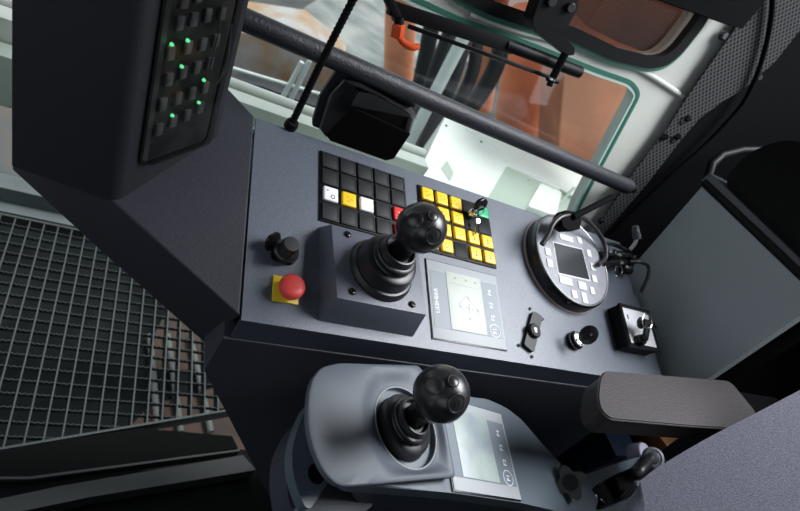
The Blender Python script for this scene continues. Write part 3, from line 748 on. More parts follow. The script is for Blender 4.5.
# =================================================================== WINDOW LATCH MECHANISM (top)
t = thing('window_stay', 'black double-arm window stay with a bracket across the top of the side window', 'window stay', MW @ T(.3, .2, .03))
def wt_(x, y, h): p = Wn(x, y, h); return Vector((p.x, p.y, p.z))
def flat_arm(p, q, w, th, bv=.001):
    d = (q-p); L = d.length; b = box((0, -w/2, -th/2), (L, w/2, th/2), bv)
    ang = math.atan2(d.y, d.x); pit = -math.atan2(d.z, d.xy.length)
    return tf(b, T(*p) @ RZ(ang) @ RY(pit))
h1 = .05
obj('main_arm', join(flat_arm(wt_(389, 7, h1), wt_(512, 47, h1), .017, .012), rod(wt_(505, 44, h1), wt_(580, 72.5, h1), .0085, 20, .001)), 'black', t, MW)
obj('lower_arm', join(flat_arm(wt_(408, 26, h1+.004), wt_(552, 78, h1), .0055, .004)), 'blackg', t, MW)
obj('pivot_pin', join(rod(wt_(566, 52, h1+.022), wt_(553, 77, h1+.016), .0055, 16), rod(wt_(549, 86, h1+.016), wt_(553, 77, h1+.016), .0045, 16), rod(wt_(547, 79, h1+.016), wt_(558, 82, h1+.016), .003, 12)), 'black', t, MW)
obj('washer', rod(wt_(551.4, 80, h1+.017), wt_(552.4, 78, h1+.017), .0062, 20), 'steel', t, MW)
obj('bracket', join(prism([(p.x, p.y) for p in [wt_(541, -4, .055), wt_(577, -6, .055), wt_(578, 8, .055), (wt_(566, 30, .055)), wt_(535, 24, .055), wt_(533, 20, .055)]], .03, .055, .0015),
                    prism([(p.x, p.y) for p in [wt_(533, 22, .062), wt_(562, 34, .062), wt_(575, 48, .062), wt_(574, 55, .062), wt_(566, 56, .062), wt_(538, 34, .062)]], .052, .062, .0015)), 'black', t, MW)
for p in (wt_(571, 8, .058), wt_(552, 2, .058)): obj('bolt', tf(cyl(.0065, .055, .060, n=20, bv=.001), T(p.x, p.y)), 'rubber', t, MW)
obj('end_bracket', join(flat_arm(wt_(386, -6, h1), wt_(398, 20, h1), .010, .014)), 'black', t, MW)

t = thing('clamp_lever', 'bright orange clamp lever under the left end of the window stay', 'lever', MW @ T(.0, .15, .05))
a, b_ = wt_(399, 24, h1+.008), wt_(397, 38, h1+.008)
obj('hub', rod(a, b_, .0085, 8, .0015), 'orange_lever', t, MW)
obj('stub', rod(wt_(399, 17, h1+.008), a, .006, 14), 'black', t, MW)
obj('handle', tube([b_+Vector((.002, .002, 0)), wt_(404, 43, h1+.010), wt_(412, 47, h1+.012), wt_(419, 46.5, h1+.012)], lambda s: .0036+.0012*math.sin(s*3), 12), 'orange_lever', t, MW)

# visor box at upper right
t = thing('visor_box', 'plain dark box at the top right above the dark window corner', 'box', MW @ T(.55, .3, .05))
vb = [wt_(x, y, .05) for x, y in ((652, -30), (660, 0), (742, 29), (766, 0), (790, -40))]
obj('shell', prism([(p.x, p.y) for p in vb], .012, .05, .002), 'wall_dark', t, MW)
obj('bolt', tf(join(cyl(.006, 0, .008, n=6), cyl(.008, 0, .002, n=20)), T(*wt_(722, 35, .002))), 'cab_rim', t, MW)

# =================================================================== CORNER POST, CABLE, CABINET
post = [(760, -6), (830, -40), (800, 30), (775, 62), (745, 88), (722, 102), (700, 118), (681, 140), (647, 184), (604, 234), (594, 232), (600, 223), (637, 168), (667, 129), (686, 99)]
t = thing('corner_post', 'perforated dark metal cover strip down the corner post right of the window', 'post', MW @ T(.58, 0, .01))
obj('perforated_cover', prism([(Wn(x, y, .012).x, Wn(x, y, .012).y) for x, y in post], .010, .012), 'perf', t, MW, smooth=False)
for (x, y) in ((688, 118.5), (678, 136.5), (665.5, 137), (601, 221), (759, 77)):
    p = Wn(x, y, .014)
    obj('bolt', tf(join(lathe([(.0062, 0), (.0062, .003), (.0045, .0055), (0, .0058)], 16)), T(p.x, p.y, .012)), 'blackg', t, MW)
for (x, y) in ((684.5, 120), (675, 138.5)):
    p = Wn(x, y, .014); obj('washer', tf(cyl(.0085, .011, .0135, n=20), T(p.x+.002, p.y)), 'steel', t, MW)
dk = [(675, 150), (600, 250), (600, 330), (1000, 330), (1000, -200), (830, -60), (800, 30), (745, 88), (690, 128)]
dk2 = [Wn(x, y, .006) for x, y in ((681, 139), (603, 235), (588, 262))]
pq = [(p.x, p.y) for p in dk2]+[(.56, -.17), (1.25, -.17), (1.25, 1.05), (.80, 1.05)]+[(Wn(x, y, .006).x, Wn(x, y, .006).y) for x, y in ((800, 28), (775, 61), (745, 87), (722, 101), (700, 117))]
struct('trim_2', prism(pq, -.003, .006), 'wall_dark', MW)
solo('cable', tube([MW @ Wn(608, 236, .02), MW @ Wn(632, 212, .02), MW @ Wn(668, 178, .02), MW @ Wn(700, 150, .02), MW @ Wn(722, 128, .02), MW @ Wn(745, 100, .02), MW @ Wn(762, 60, .02), MW @ Wn(772, 10, .02), MW @ Wn(770, -40, .02)], .0042, 12), 'wall_dark',
     'long black cable clipped up the dark corner beside the perforated strip', 'cable')

XC = .64
cab = thing('side_cabinet', 'grey steel cabinet with a black cushioned top right of the console', 'cabinet', Matrix.Translation((XC+.2, -.09, 0)))
ct = X(705, 183, XC); cn = X(800, 272, XC)
yF_, yN_ = .045, -.228
zt_ = ct.z
cp = [(yN_, .72), (yN_, 1.03), (ct.y, zt_), (yF_-.035, .80), (yF_-.04, .72)]
Mx = Matrix(((0, 0, 1, 0), (1, 0, 0, 0), (0, 1, 0, 0), (0, 0, 0, 1)))
obj('side_panel', prism(cp, XC, XC+.016, .002), 'cab_slab', cab, Mx)
obj('inner_case', prism([(-.14, 0), (-.14, 1.03), (ct.y-.005, zt_), (.0, .80), (-.01, 0)], XC+.018, XC+.33, .002), 'wall_dark', cab, Mx)  # black colour stands for the shade inside the open cabinet
rm = [(yN_-.004, 1.030), (yN_-.004, 1.047), (ct.y+.004, zt_+.018), (ct.y+.006, zt_)]
obj('top_rim', prism(rm, XC-.005, XC+.33, .003), 'cab_rim', cab, Mx)
cu = [(yN_+.0, 1.046), (yN_+.0, 1.10), (-.19, 1.15), (-.0, 1.155), (ct.y-.004, 1.10), (ct.y-.012, zt_+.016)]
obj('rim_rail', tube([X(806, 279, XC-.002), X(706, 184, XC-.002), Y(712, 164, .085), Y(722, 155, .10), Y(742, 150, .105), Y(830, 149, .105)], .0075, 12, False), 'black', cab)
obj('cushion', prism(round_loop(cu, .03, 5), XC+.012, XC+.33, .02, 5), 'cushion', cab, Mx)
# shelf beyond the cabinet's near end; black colour stands for the recess's shade
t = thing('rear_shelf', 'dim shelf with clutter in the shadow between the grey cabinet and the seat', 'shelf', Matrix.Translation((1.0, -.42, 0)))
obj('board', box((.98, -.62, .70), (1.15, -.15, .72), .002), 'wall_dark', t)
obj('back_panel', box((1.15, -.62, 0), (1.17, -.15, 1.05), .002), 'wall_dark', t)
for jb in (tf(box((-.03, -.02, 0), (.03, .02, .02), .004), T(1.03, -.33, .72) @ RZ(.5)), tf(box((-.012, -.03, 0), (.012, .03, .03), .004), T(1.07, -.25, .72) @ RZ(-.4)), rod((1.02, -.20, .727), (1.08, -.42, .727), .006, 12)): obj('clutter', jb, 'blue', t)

# =================================================================== ARMREST
za = .853
t = thing('armrest', 'padded dark brown-grey leather-grained armrest pointing left from the seat', 'armrest', Matrix.Translation((.5, -.27, za-.033)))
ao = [Z(x, y, za) for x, y in ((606, 371), (730, 381), (757, 413.5), (735, 428), (690, 425), (611, 418), (602, 410), (599, 398), (601, 379))]
loop = round_loop([(p.x, p.y) for p in ao], .012, 4)
ab = prism(loop, za-.033, za, .0055, 4)
obj('pad', ab, 'arm', t)
sm = offset(loop, -.003)
obj('piping', tube([Vector((p.x, p.y, za-.0030)) for p in offset(loop, .0004)]+[Vector((offset(loop, .0004)[0].x, offset(loop, .0004)[0].y, za-.003))], .0014, 8, False), 'arm', t)
obj('support', box((.45, -.30, za-.06), (.64, -.27, za-.0325), .004), 'black', t)

# =================================================================== ARM CONSOLE (lower pod)
pod = thing('arm_console', 'rounded blue-grey arm console pod at the bottom carrying the front joystick and display', 'console', MP @ T(.0, -.05, -.09))
hP = .012
# main deck at display level
deck_px = [(345, 378), (420, 372), (470, 397), (487, 399), (505, 407), (521, 419), (545, 447), (563, 466), (584, 479), (600, 500), (594, 516), (560, 512), (522, 503), (453, 493), (352, 484)]
deck = [P(x, y, -.001) for x, y in deck_px]
dl = round_loop([(p.x, p.y) for p in deck], .008, 3)
obj('deck', prism(dl, -.022, -.001, .004, 3, True), 'pod', pod, MP)
lowr = offset(dl, -.0015)
def under():
    b = nb(); L = lowr; n = len(L); xa = min(p.x for p in L); xb = max(p.x for p in L)
    lv = []
    for z, k in ((-.018, 0), (-.03, .02), (-.09, .09), (-.20, .19)):
        lv.append([b.verts.new((p.x+(1-(p.x-xa)/(xb-xa))**1.0*k, p.y, z)) for p in L])
    for A_, B_ in zip(lv, lv[1:]):
        for i in range(n): b.faces.new((A_[i], A_[(i+1) % n], B_[(i+1) % n], B_[i]))
    b.faces.new(lv[0][::-1]); b.faces.new(lv[-1])
    bmesh.ops.recalc_face_normals(b, faces=b.faces); return b
obj('under_shell', under(), 'pod_dark', pod, MP)
# raised plateau with a dished joystick opening
jc = P(411, 424.5, hP)
ol = [P(x, y, hP) for x, y in ((340, 362.2), (419, 364.5), (436, 385), (447, 425), (456.5, 477), (345, 487), (334, 483), (323, 470), (314, 450), (309, 430), (308, 412), (309, 393), (313, 377), (322, 366.5))]
ol = [(p.x, p.y) for p in ol]
def radial(loop, c, n=96):
    res = []; L = len(loop)
    for i in range(n):
        a = 2*PI*i/n; d = Vector((math.cos(a), math.sin(a))); best = None
        for j in range(L):
            p, q = Vector(loop[j])-c, Vector(loop[(j+1) % L])-c; e = q-p
            den = d.x*e.y-d.y*e.x
            if abs(den) < 1e-12: continue
            tt = (p.x*e.y-p.y*e.x)/den; s = (p.x*d.y-p.y*d.x)/den
            if tt > 0 and -1e-6 <= s <= 1+1e-6: best = tt if best is None else max(best, tt)
        res.append(best)
    return res
rl = []
P_ = [Vector(p) for p in ol]
radii = [.006, .006, .006, .006, .004]+[.006]*9
n = len(P_)
for i in range(n):
    a, b_, c_ = P_[i-1], P_[i], P_[(i+1) % n]; d = min(radii[i], (a-b_).length*.48, (c_-b_).length*.48)
    p, q = b_+(a-b_).normalized()*d, b_+(c_-b_).normalized()*d
    for k in range(7):
        s = k/6; rl.append(p*(1-s)**2+b_*2*s*(1-s)+q*s*s)
jc2 = Vector((jc.x, jc.y)); N = 128
rr = radial(rl, jc2, N); R0 = .0435
def plateau():
    b = nb(); rings = []
    def ring(fn): rings.append([b.verts.new(fn(i)) for i in range(N)])
    def pt(i, r, z): a = 2*PI*i/N; return (jc2.x+r*math.cos(a), jc2.y+r*math.sin(a), z)
    ring(lambda i: pt(i, max(R0+.002, rr[i]-.034), hP-.042))
    ring(lambda i: pt(i, max(R0+.004, rr[i]-.014), hP-.012))
    ring(lambda i: pt(i, rr[i]-.0008, hP-.007))
    ring(lambda i: pt(i, rr[i], hP-.003))
    ring(lambda i: pt(i, rr[i]-.0008, hP-.001))
    ring(lambda i: pt(i, rr[i]-.003, hP))
    for s in (.0, .15, .3, .45, .6, .75, .88, 1.0):
        def fn(i, s=s):
            outer_ = min(R0*1.62, rr[i]-.005); r = outer_*(1-s)+(R0+.0015)*s
            z = hP-.0062*(s*s*(3-2*s))
            return pt(i, r, z)
        ring(fn)
    ring(lambda i: pt(i, R0+.0006, hP-.0068))
    ring(lambda i: pt(i, R0-.0002, hP-.0078))
    ring(lambda i: pt(i, R0-.0005, hP-.026))
    for A_, B_ in zip(rings, rings[1:]):
        for i in range(N): b.faces.new((A_[i], A_[(i+1) % N], B_[(i+1) % N], B_[i]))
    b.faces.new(rings[-1]); b.faces.new(rings[0][::-1])
    bmesh.ops.recalc_face_normals(b, faces=b.faces)
    return b
obj('raised_plateau', plateau(), 'pod_grey', pod, MP)
obj('opening_rim', ring_xy(R0+.0006, .0009, hP-.0068, (jc2.x, jc2.y), 64, 8), 'disp_frame', pod, MP)
# crescent side cheek at the left
hC = -.030
ck = [P(x, y, hC) for x, y in ((325, 400), (313, 400), (305, 410), (297, 430), (291.5, 451), (293, 475), (299, 494), (306, 508), (311, 508), (323, 490), (340, 465))]
ckl = round_loop([(p.x, p.y) for p in ck], .012, 3)
obj('side_cheek', prism(ckl, hC-.012, hC, .003, 3), 'pod', pod, MP)
hl = P(316, 474, hC)
obj('cable_hole', lathe([(.0095, hC-.004), (.0095, hC+.0006), (.0085, hC+.0006), (.0082, hC+.0002), (0, hC+.0002)], 28, (hl.x, hl.y, 0)), 'black', pod, MP)
c2_ = [P(x, y, hC-.02) for x, y in ((312, 410), (296, 432), (288, 452), (287, 480), (293, 515), (330, 540), (380, 500))]
obj('outer_shell', prism(round_loop([(p.x, p.y) for p in c2_], .014, 3), hC-.05, hC-.022, .004), 'pod_dark', pod, MP)
# front (near) side face
# forked tail rails around a dark tray
r1_ = [P(x, y, -.004) for x, y in ((574, 476), (590, 473), (615, 464), (641, 456), (646, 462), (618, 473), (596, 485), (588, 492))]
obj('tray_rail', prism([(p.x, p.y) for p in r1_], -.03, -.004, .002), 'pod', pod, MP)
r2_ = [P(x, y, -.004) for x, y in ((586, 520), (590, 508), (600, 510), (625, 500), (660, 486), (664, 500), (620, 522))]
obj('tray_rail', prism([(p.x, p.y) for p in r2_], -.03, -.004, .002), 'pod', pod, MP)
r3_ = [P(x, y, -.05) for x, y in ((575, 474), (650, 452), (690, 470), (640, 530), (580, 524))]
obj('tray_floor', prism([(p.x, p.y) for p in r3_], -.056, -.05), 'wall_dark', pod, MP)
obj('tray_wall', box((deck[8].x-.004, deck[10].y-.01, -.05), (deck[8].x+.004, deck[8].y, -.006), .001), 'pod_dark', pod, MP)

t = thing('joystick', 'black ball-topped joystick set in the rounded arm console, nearest the viewer', 'joystick', MP @ T(jc2.x, jc2.y, hP-.02))
AJ = MP @ T(jc2.x, jc2.y, hP-.022)
kp = inframe(AJ, 441.5, 393.5, .112)
joystick(t, AJ, (kp.x/.106, kp.y/.106), r0=.0425, knob_r=.0258, kz=.112)

# star knob
c = P(570, 482, .010)
t = thing('star_knob', 'black four-lobed hand knob on the slope of the arm console by the tray', 'knob', MP @ T(c.x, c.y, 0))
lob = []
for i in range(64):
    a = 2*PI*i/64; r = .0185+.0042*math.cos(4*a); lob.append((r*math.cos(a), r*math.sin(a)))
dirn = Vector((-.74, -.30, .45)).normalized()
qq = dirn.to_track_quat('Z', 'Y').to_matrix().to_4x4()
obj('grip', tf(prism(lob, -.006, .008, .003, 3), T(*c) @ qq), 'rubber', t, MP)
obj('hub', tf(lathe([(.010, .008), (.010, .012), (.006, .013), (0, .013)], 24), T(*c) @ qq), 'black', t, MP)
obj('shank', rod(c-dirn*.018, c, .008, 16), 'black', t, MP)

# lever in the tray
t = thing('lever', 'small grey and black lever with a round button end at the end of the tray', 'lever', MP @ T(*P(638, 480, -.05)))
kk = P(653, 458, .012); kb = P(634, 478, -.03)
obj('base_plate', tf(box((-.014, -.020, -.003), (.014, .020, .003), .001), T(*P(637, 481, -.012)) @ RZ(-.5) @ RY(.3)), 'lever_grey', t, MP)
obj('shaft', tube([P(630, 476, -.02), P(638, 472, 0), kk-Vector((.004, 0, .004))], lambda s: .012-.003*s, 16), 'rubber', t, MP)
vd = ((MP.inverted() @ CAM)-kk).normalized(); qq = (vd+Vector((.4, .1, .0))).normalized().to_track_quat('Z', 'Y').to_matrix().to_4x4()
obj('head', tf(lathe([(.010, -.020), (.0165, -.012), (.0185, 0), (.017, .004), (.0135, .006), (.0125, .0045), (0, .0045)], 36), T(*kk) @ qq), 'lever_grey', t, MP)
obj('button', tf(lathe([(.0105, .003), (.0105, .0062), (.009, .007), (0, .007)], 28), T(*kk) @ qq), 'cab_rim', t, MP)
# loose bits in the tray
pz = P(596, 498, -.045)
t = thing('loose_fittings', 'small bright metal bits lying in the dark tray', 'fittings', MP @ T(*pz))
for jb in (tf(box((-.004, -.003, 0), (.004, .003, .006), .001), T(*P(594, 497, -.049)) @ RZ(.4)), tf(box((-.006, -.0015, 0), (.006, .0015, .004), .0005), T(*P(601, 502, -.049)) @ RZ(-.6))): obj('fitting', jb, 'steel', t, MP)
obj('pin', rod(P(618, 500, -.046), P(627, 489, -.044), .0022, 10), 'steel', t, MP)

# cardboard & lilac bits behind lever
solo('cardboard_box', tf(box((-.04, -.03, 0), (.04, .03, .05), .001), Matrix.Translation(Z(648, 440, .50)) @ RZ(.35)), 'cardboard', 'brown cardboard box glimpsed under the armrest', 'box')
solo('bottle_cap', tf(lathe([(.018, 0), (.018, .026), (.016, .030), (0, .030)], 28), Matrix.Translation(Z(632, 454, .56)) @ RX(.3)), 'lilac', 'small lilac-white plastic cap beside the cardboard box under the armrest', 'cap')
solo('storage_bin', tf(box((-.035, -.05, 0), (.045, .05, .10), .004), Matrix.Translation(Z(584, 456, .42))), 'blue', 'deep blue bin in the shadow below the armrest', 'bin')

# =================================================================== SEAT
sn = Vector((-.62, .10, .78)).normalized(); so = Vector((.342, -.409, .781))
ex = Vector((sn.z, 0, -sn.x)).normalized(); ey = sn.cross(ex)
MS = Matrix.Translation(so) @ Matrix((ex, ey, sn)).transposed().to_4x4()
seat = thing('driver_seat', 'grey woven cloth driver seat filling the lower right corner', 'seat', Matrix.Translation((.6, -.5, .35)))
spx = [(618, 522), (628, 496), (640, 481), (652, 471), (678, 455), (702, 441), (728, 427), (755, 413.5), (800, 390), (850, 364), (858, 600), (610, 600)]
sp = [inframe(MS, x, y, 0) for x, y in spx]
obj('backrest', prism([(p.x, p.y) for p in sp[:9]]+[(.42, .105), (.50, -.02), (.46, -.46), (.06, -.46), (-.045, -.12)], -.12, 0, .02, 6, True), 'seat', seat, MS)
obj('seat_pan', box((.20, -.98, .40), (.66, -.56, .50), .03, 4), 'seat', seat)
obj('pedestal', box((.34, -.92, 0), (.60, -.64, .41), .02), 'black', seat)
obj('backrest_bracket', box((.60, -.86, .44), (.66, -.66, .80), .01), 'black', seat)

# =================================================================== FLOOR, GRATING
struct('floor', prism([(-1.6, -1.6), (1.6, -1.6), (1.6, -.02), (.40, -.02), (.17, .02), (-.35, -.02), (-1.6, -.14)], -.03, -.005), 'floor_dark')
g0, g1 = Z(0, 448, 0), Z(214, 412, 0)
gdir = (g1-g0).normalized()
yfar = .652
xs0, xs1 = -.80, .30
def yn(x): return g0.y+(x-g0.x)*gdir.y/gdir.x
gr = thing('floor_grating', 'serrated galvanised walkway grating at the lower left', 'grating', Matrix.Translation((-.2, .35, -.03)))
bb = []; xx = xs0; pitch = .0314; ph = -.236 % pitch
k0 = math.floor((xs0+.236)/pitch)
for k in range(k0, k0+int((xs1-xs0)/pitch)+1):
    x = -.236+k*pitch
    bb.append(box((x-.0015, yn(x), -.030), (x+.0015, yfar, 0)))
obj('bearing_bars', join(*bb), 'grate', gr, smooth=False, kind=None)
bb = []
for j in range(0, 34):
    y = yfar-.0312*(j+.75)
    if y < -.1: break
    xa = xs0; xb = xs1
    # clip by the slanted near edge
    m_ = gdir.y/gdir.x
    xe = g0.x+(y-g0.y)/m_
    if xe < xb: xb = min(xb, xe)
    if xb <= xa+.02: continue
    b = nb(); lo_, hi2 = [], []; n = int((xb-xa)/.0052)
    for side in (-.0012, .0012):
        lo_.append([b.verts.new((xa+(xb-xa)*i/n, y+side, -.012)) for i in range(n+1)])
        hi2.append([b.verts.new((xa+(xb-xa)*i/n, y+side, .0005 if i % 2 else -.0035)) for i in range(n+1)])
    for i in range(n):
        b.faces.new((lo_[0][i], lo_[0][i+1], hi2[0][i+1], hi2[0][i])); b.faces.new((lo_[1][i+1], lo_[1][i], hi2[1][i], hi2[1][i+1]))
        b.faces.new((hi2[0][i], hi2[0][i+1], hi2[1][i+1], hi2[1][i]))
    bb.append(b)
obj('serrated_bars', join(*bb), 'grate', gr, smooth=False)
obj('edge_frame', join(box((xs0, yfar, -.032), (xs1, yfar+.006, .001)), hexa([tuple(Vector((x, yn(x)+o, z))) for z in (-.032, .001) for (x, o) in ((xs0, -.004), (xs1, -.004), (xs1, .001), (xs0, .001))])), 'grate', gr, smooth=False)

# curb beams beyond the grating
t = thing('curb_beam', 'grey-green stepped steel beam along the far edge of the grating', 'beam', Matrix.Translation((-.4, .8, -.1)))
y2 = Z(0, 196, .02).y; y3 = Z(0, 172, .05).y
obj('flange', box((-1.4, yfar+.008, -.12), (.3, y2, .006), .004), 'beam', t)
obj('web', box((-1.4, y2, -.12), (.3, y3, .05), .006), 'beam', t)
# strips in the lower-left foreground
def strip(name, pts, z0, z1, m, label, cat):
    q = [Z(x, y, z1) for x, y in pts]
    return solo(name, prism([(p.x, p.y) for p in q], z0, z1, .002), m, label, cat)
strip('floor_plate', [(0, 476), (30, 477), (238, 448), (232, 436), (140, 428), (0, 450)], -.02, .004, 'floor_dark', 'flat black floor plate below the slanted end of the grating', 'plate')
strip('door_sill', [(-30, 505), (60, 486), (243, 455), (256, 470), (90, 497), (-30, 522)], -.02, .03, 'sill_dark', 'smooth dark sill strip crossing the bottom left corner', 'sill')
strip('edge_lip', [(-30, 479), (30, 479), (240, 451), (240, 449), (30, 476.5), (-30, 476.5)], -.02, .008, 'sill_dark', 'thin pale-edged lip along the black floor plate', 'lip')

# =================================================================== OUTSIDE
struct('ground', box((-12, -6, -1.85), (14, 16, -1.80)), 'ground')
solo('shade_plate', box((-1.4, -.4, -.64), (.9, 1.3, -.60)), 'under_shade', 'near-black plate added to stand for the shade under the grating', 'deck')  # added plate, coloured as the shade beneath the grating
rp = [Z(x, y, -.595) for x, y in ((155, 333), (172, 300), (240, 330), (245, 450), (125, 432), (150, 405), (225, 385), (225, 372), (152, 368))]
solo('rust_sheet', prism([(p.x, p.y) for p in rp], -.60, -.595), 'rust', 'rust-brown sheet lying on the dark plate below the grating end', 'sheet')
for i, (xa, xb) in enumerate(((146, 158), (164, 181), (186, 211))):
    solo('deck_pipe', rod(Z(xa+4, 335, -.57), Z(xb, 432, -.57), .011, 16), 'rail_dim', ['leftmost pale pipe under the end of the grating', 'middle pale pipe under the end of the grating', 'rightmost pale pipe under the end of the grating'][i], 'pipe')

def yb_(x, y, v): return Y(x, y, v)
# pale beam along the outside of the cab, below the window
sb = [Y(x, y, .20) for x, y in ((150, 52), (420, 160))]
sbm = thing('sill_beam', 'pale grey-green painted beam outside, just beyond the far edge of the console', 'beam', Matrix.Translation((.1, .2, .6)))
zq = (sb[0].z+sb[1].z)/2
xr_ = Y(421, 164, .20).x
obj('flange', box((-.75, .17, zq-.10), (xr_, .20, zq), .004), 'frame_white', sbm)
obj('top_edge', rod((-.75, .212, zq-.002), (xr_, .212, zq-.002), .010, 16), 'frame_white', sbm)
obj('gutter', box((-.75, .135, zq-.10), (xr_-.01, .168, zq-.028), .006), 'house_green', sbm)
# white machine cover
zw = .40
wp = [Z(x, y, zw) for x, y in ((418, 176), (447, 112), (500, 96), (640, 150), (660, 230), (560, 262), (460, 214))]
# keep beyond the cab wall
t = thing('machine_cover', 'white painted machine cover right outside the side window', 'cover', Matrix.Translation((.5, .6, -.4)))
tl_, tl2 = Z(447, 113, zw), Z(413, 186, zw)
far_r = Z(600, 166, zw)
cov = [(tl2.x, tl2.y), (tl_.x, tl_.y), (far_r.x+.25, tl_.y+.02), (far_r.x+.25, tl2.y-.03)]
pg_ = [Z(x, y, zw) for x, y in ((485, 203), (508, 165), (575, 196), (572, 226), (520, 226))]
obj('top_sheet', prism(cov, -.5, zw, .006), 'house', t)
zz = zw+.004
gq = [Z(x, y, zz) for x, y in ((484, 204), (507, 166), (582, 200), (570, 240), (520, 225))]
obj('recess_panel', prism([(p.x, p.y) for p in gq], zz-.004, zz, .0), 'house_green', t, label='pale grey-green stepped panel')
g2 = [Z(x, y, zz+.02) for x, y in ((528, 206), (541, 183), (562, 192), (556, 216))]
obj('hatch', prism(round_loop([(p.x, p.y) for p in g2], .02, 3), zz-.004, zz+.02, .004), 'house', t)
obj('ridge', tube([Z(466, 130, zw), Z(500, 150, zw), Z(511, 166, zw), Z(560, 186, zw)], .005, 8), 'house', t)
sl_ = [Z(x, y, zw+.002) for x, y in ((441, 168), (447, 160), (454, 173), (450, 181))]
obj('slot', prism([(p.x, p.y) for p in sl_], zw-.002, zw+.002), 'house_green', t)
for (x, y) in ((446, 126), (481, 142), (528, 181), (551, 191)):
    p = Z(x, y, zw); obj('rivet', tf(lathe([(.005, 0), (.005, .004), (0, .006)], 12), T(p.x, p.y, zw)), 'hose', t)
obj('latch', join(rod(Z(555, 208, zz+.01), Z(574, 188, zz+.01), .006, 8), rod(Z(560, 190, zz+.01), Z(576, 199, zz+.01), .006, 8)), 'house_green', t)

# orange cylinders and plates
def post_thing(name, p, q, r, m, label, cat):
    return solo(name, rod(p, q, r, 32, .01), m, label, cat)
post_thing('boom_cylinder', Y(515, 150, 2.35), Y(540, 10, 2.45), .17, 'boom', 'pale orange hydraulic cylinder beyond the white cover, left of the broad orange plate', 'cylinder')
t = thing('boom_plate', 'broad orange boom side filling the right of the lower window', 'boom', Matrix.Translation(Y(590, 150, 1.5)))
bp = [Y(x, y, 1.55) for x, y in ((552, 220), (565, 60), (572, -60), (760, -60), (760, 60), (700, 260))]
bq = [p+Vector((.05, .35, 0)) for p in bp]
def slab(A_, B_):
    b = nb(); a_ = [b.verts.new(p) for p in A_]; c_ = [b.verts.new(p) for p in B_]; n = len(a_)
    b.faces.new(a_); b.faces.new(c_[::-1])
    for i in range(n): b.faces.new((a_[i], c_[i], c_[(i+1) % n], a_[(i+1) % n]))
    bmesh.ops.recalc_face_normals(b, faces=b.faces); return bevel(b, .01)
obj('web', slab(bp, bq), 'boom', t)
bp = [Y(x, y, 1.2) for x, y in ((585, 26), (640, -60), (760, -60), (745, 20), (670, 62), (620, 44))]
solo('boom_pivot', slab(bp, [p+Vector((.02, .3, 0)) for p in bp]), 'boom_dark', 'brown-mottled boom pivot seen through the tinted upper window', 'boom')
post_thing('boom_cylinder', Y(480, 110, 2.2), Y(500, -30, 2.3), .07, 'boom', 'narrow orange rod between the black hoses left of the thicker cylinder', 'cylinder')
post_thing('boom_cylinder', Y(397, 110, 2.45), Y(402, -10, 2.5), .09, 'boom', 'orange post behind the orange clamp lever', 'cylinder')
hs = [((400, 175), (428, 95), (452, 30), 1.55, .036), ((416, 160), (446, 95), (468, 30), 1.62, .036), ((430, 150), (470, 80), (478, 25), 1.74, .032), ((448, 140), (492, 75), (505, 25), 1.86, .044), ((405, 150), (425, 60), (440, -20), 1.9, .040)]
lb = ['black hose bundle strand nearest the hooded lamp holder', 'second black hose from the lamp holder, hugging the white cover', 'third black hose rising behind the white cover corner', 'thick black hose at the right of the hose bundle, beside the orange cylinder', 'short black hose length directly right of the clamp lever']
for (a_, b2, c3, yy, r), l in zip(hs, lb):
    solo('hydraulic_hose', tube([Y(*a_, yy), Y(*b2, yy+.02), Y(*c3, yy)], r, 14), 'hose', l, 'hose', group=None)
solo('support_strut', rod(Y(385, 190, 1.38), Y(470, 25, 1.45), .026, 14), 'rail', 'pale painted strut slanting between the black hoses', 'strut')
# left: rail structure and tan sheets
solo('lorry_tarpaulin', slab([Y(x, y, 2.6) for x, y in ((225, 90), (225, 30), (300, 40), (345, 75), (330, 120), (300, 110))], [Y(x, y, 2.6)+Vector((.1, .5, 0)) for x, y in ((225, 90), (225, 30), (300, 40), (345, 75), (330, 120), (300, 110))]), 'tan', 'tan and white blurred sheeting beyond the window left of the lamp holder', 'sheeting')
solo('wheel_track', slab([Y(x, y, 2.3) for x, y in ((225, 95), (225, 78), (262, 86), (320, 108), (335, 118), (330, 128), (290, 112))], [Y(x, y, 2.3)+Vector((.1, .15, 0)) for x, y in ((225, 95), (225, 78), (262, 86), (320, 108), (335, 118), (330, 128), (290, 112))]), 'hose', 'dark low shape under the tan sheeting outside', 'track')
solo('guard_rail', join(rod(Y(278, 106, 1.5), Y(302, 62, 1.5), .010, 10), rod(Y(286, 110, 1.5), Y(310, 60, 1.5), .010, 10), rod(Y(232, 68, 1.5), Y(340, 100, 1.5), .007, 10)), 'rail', 'pale outdoor guard rail crossing in front of the tan sheeting', 'rail')
solo('deck_slab', slab([Z(x, y, -1.0) for x, y in ((240, 45), (300, 10), (380, -40), (520, -80), (480, 60), (400, 70), (330, 60))], [Z(x, y, -1.0)+Vector((0, 0, -.2)) for x, y in ((240, 45), (300, 10), (380, -40), (520, -80), (480, 60), (400, 70), (330, 60))]), 'deck_grey', 'pale grey-green deck outside above the grab bar', 'deck')

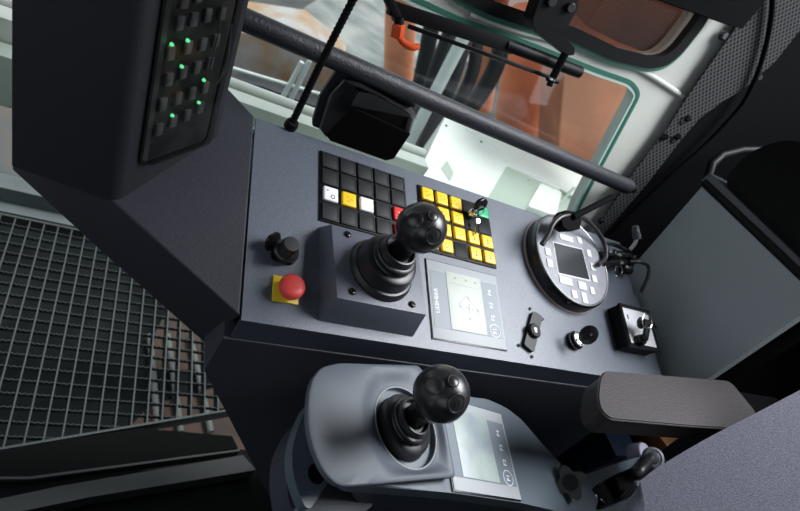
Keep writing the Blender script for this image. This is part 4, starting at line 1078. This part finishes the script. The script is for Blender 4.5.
# =================================================================== CAB SHELL (out of frame, shades the cab)
struct('ceiling', sheet([(-1.5, -1.8), (1.35, -1.8), (1.35, .45), (-1.5, .45)], [[(.25, -1.2), (1.25, -1.2), (1.25, .2), (.25, .2)]][:0], 2.05, 2.10), 'cab_rim')
struct('wall_right', sheet([(-1.8, -.02), (.12, -.02), (.12, 2.05), (-1.8, 2.05)], [[(-1.2, 1.2), (.05, 1.2), (.05, 1.9), (-1.2, 1.9)]], 1.30, 1.35), 'wall_dark', Mx)
struct('wall_back', sheet([(-1.5, 0), (1.35, 0), (1.35, 2.05), (-1.5, 2.05)], [[(-1.3, 1.1), (-.1, 1.1), (-.1, 1.9), (-1.3, 1.9)]], 0, .04), 'wall_dark', Matrix.Translation((0, -1.75, 0)) @ RX(PI/2))

# =================================================================== LIGHT
w = bpy.data.worlds.new('overcast'); bpy.context.scene.world = w; w.use_nodes = True
nt = w.node_tree; bg = nt.nodes['Background']
bg.inputs['Color'].default_value = (.86, .93, 1, 1); bg.inputs['Strength'].default_value = 1.35
def area(name, loc, target, size, energy, col=(1, 1, 1), sy=None, spread=None):
    l = bpy.data.lights.new(name, 'AREA'); l.energy = energy; l.size = size; l.color = col
    if spread: l.spread = math.radians(spread)
    if sy: l.shape = 'RECTANGLE'; l.size_y = sy
    o = bpy.data.objects.new(name, l); COL.objects.link(o); o.location = loc
    o.rotation_euler = (Vector(target)-Vector(loc)).to_track_quat('-Z', 'Y').to_euler()
    return o
struct('wall_left', sheet([(-1.8, .6), (.45, .6), (.45, 2.05), (-1.8, 2.05)], [[(-1.5, 1.0), (.1, 1.0), (.1, 1.85), (-1.5, 1.85)]], -1.55, -1.5), 'wall_dark', Mx)
area('panel_fill_light', (.98, -.25, 1.92), (.38, -.25, .80), .75, 11, (.95, .97, 1), None, 80)  # unseen lamp added for brightness and sheen on the console's right
sun = bpy.data.lights.new('sun', 'SUN'); sun.energy = 3.2; sun.angle = .3; so_ = bpy.data.objects.new('sun', sun); COL.objects.link(so_)
so_.rotation_euler = Vector((-.2, -.18, -1)).to_track_quat('-Z', 'Y').to_euler()

# =================================================================== CAMERA
cam = bpy.data.cameras.new('camera'); co = bpy.data.objects.new('camera', cam); COL.objects.link(co)
cam.sensor_fit = 'HORIZONTAL'; cam.sensor_width = 36; cam.lens = F/800*36; cam.clip_start = .02
Rc = Matrix(((Rw[0][0], -Rw[1][0], -Rw[2][0]), (Rw[0][1], -Rw[1][1], -Rw[2][1]), (Rw[0][2], -Rw[1][2], -Rw[2][2]))).to_4x4()
co.matrix_world = Matrix.Translation(CAM) @ Rc
cam.dof.use_dof = True; cam.dof.focus_distance = .66; cam.dof.aperture_fstop = 8
sc = bpy.context.scene; sc.camera = co
sc.view_settings.view_transform = 'Standard'; sc.view_settings.look = 'None'; sc.view_settings.gamma = 1; sc.view_settings.exposure = 0
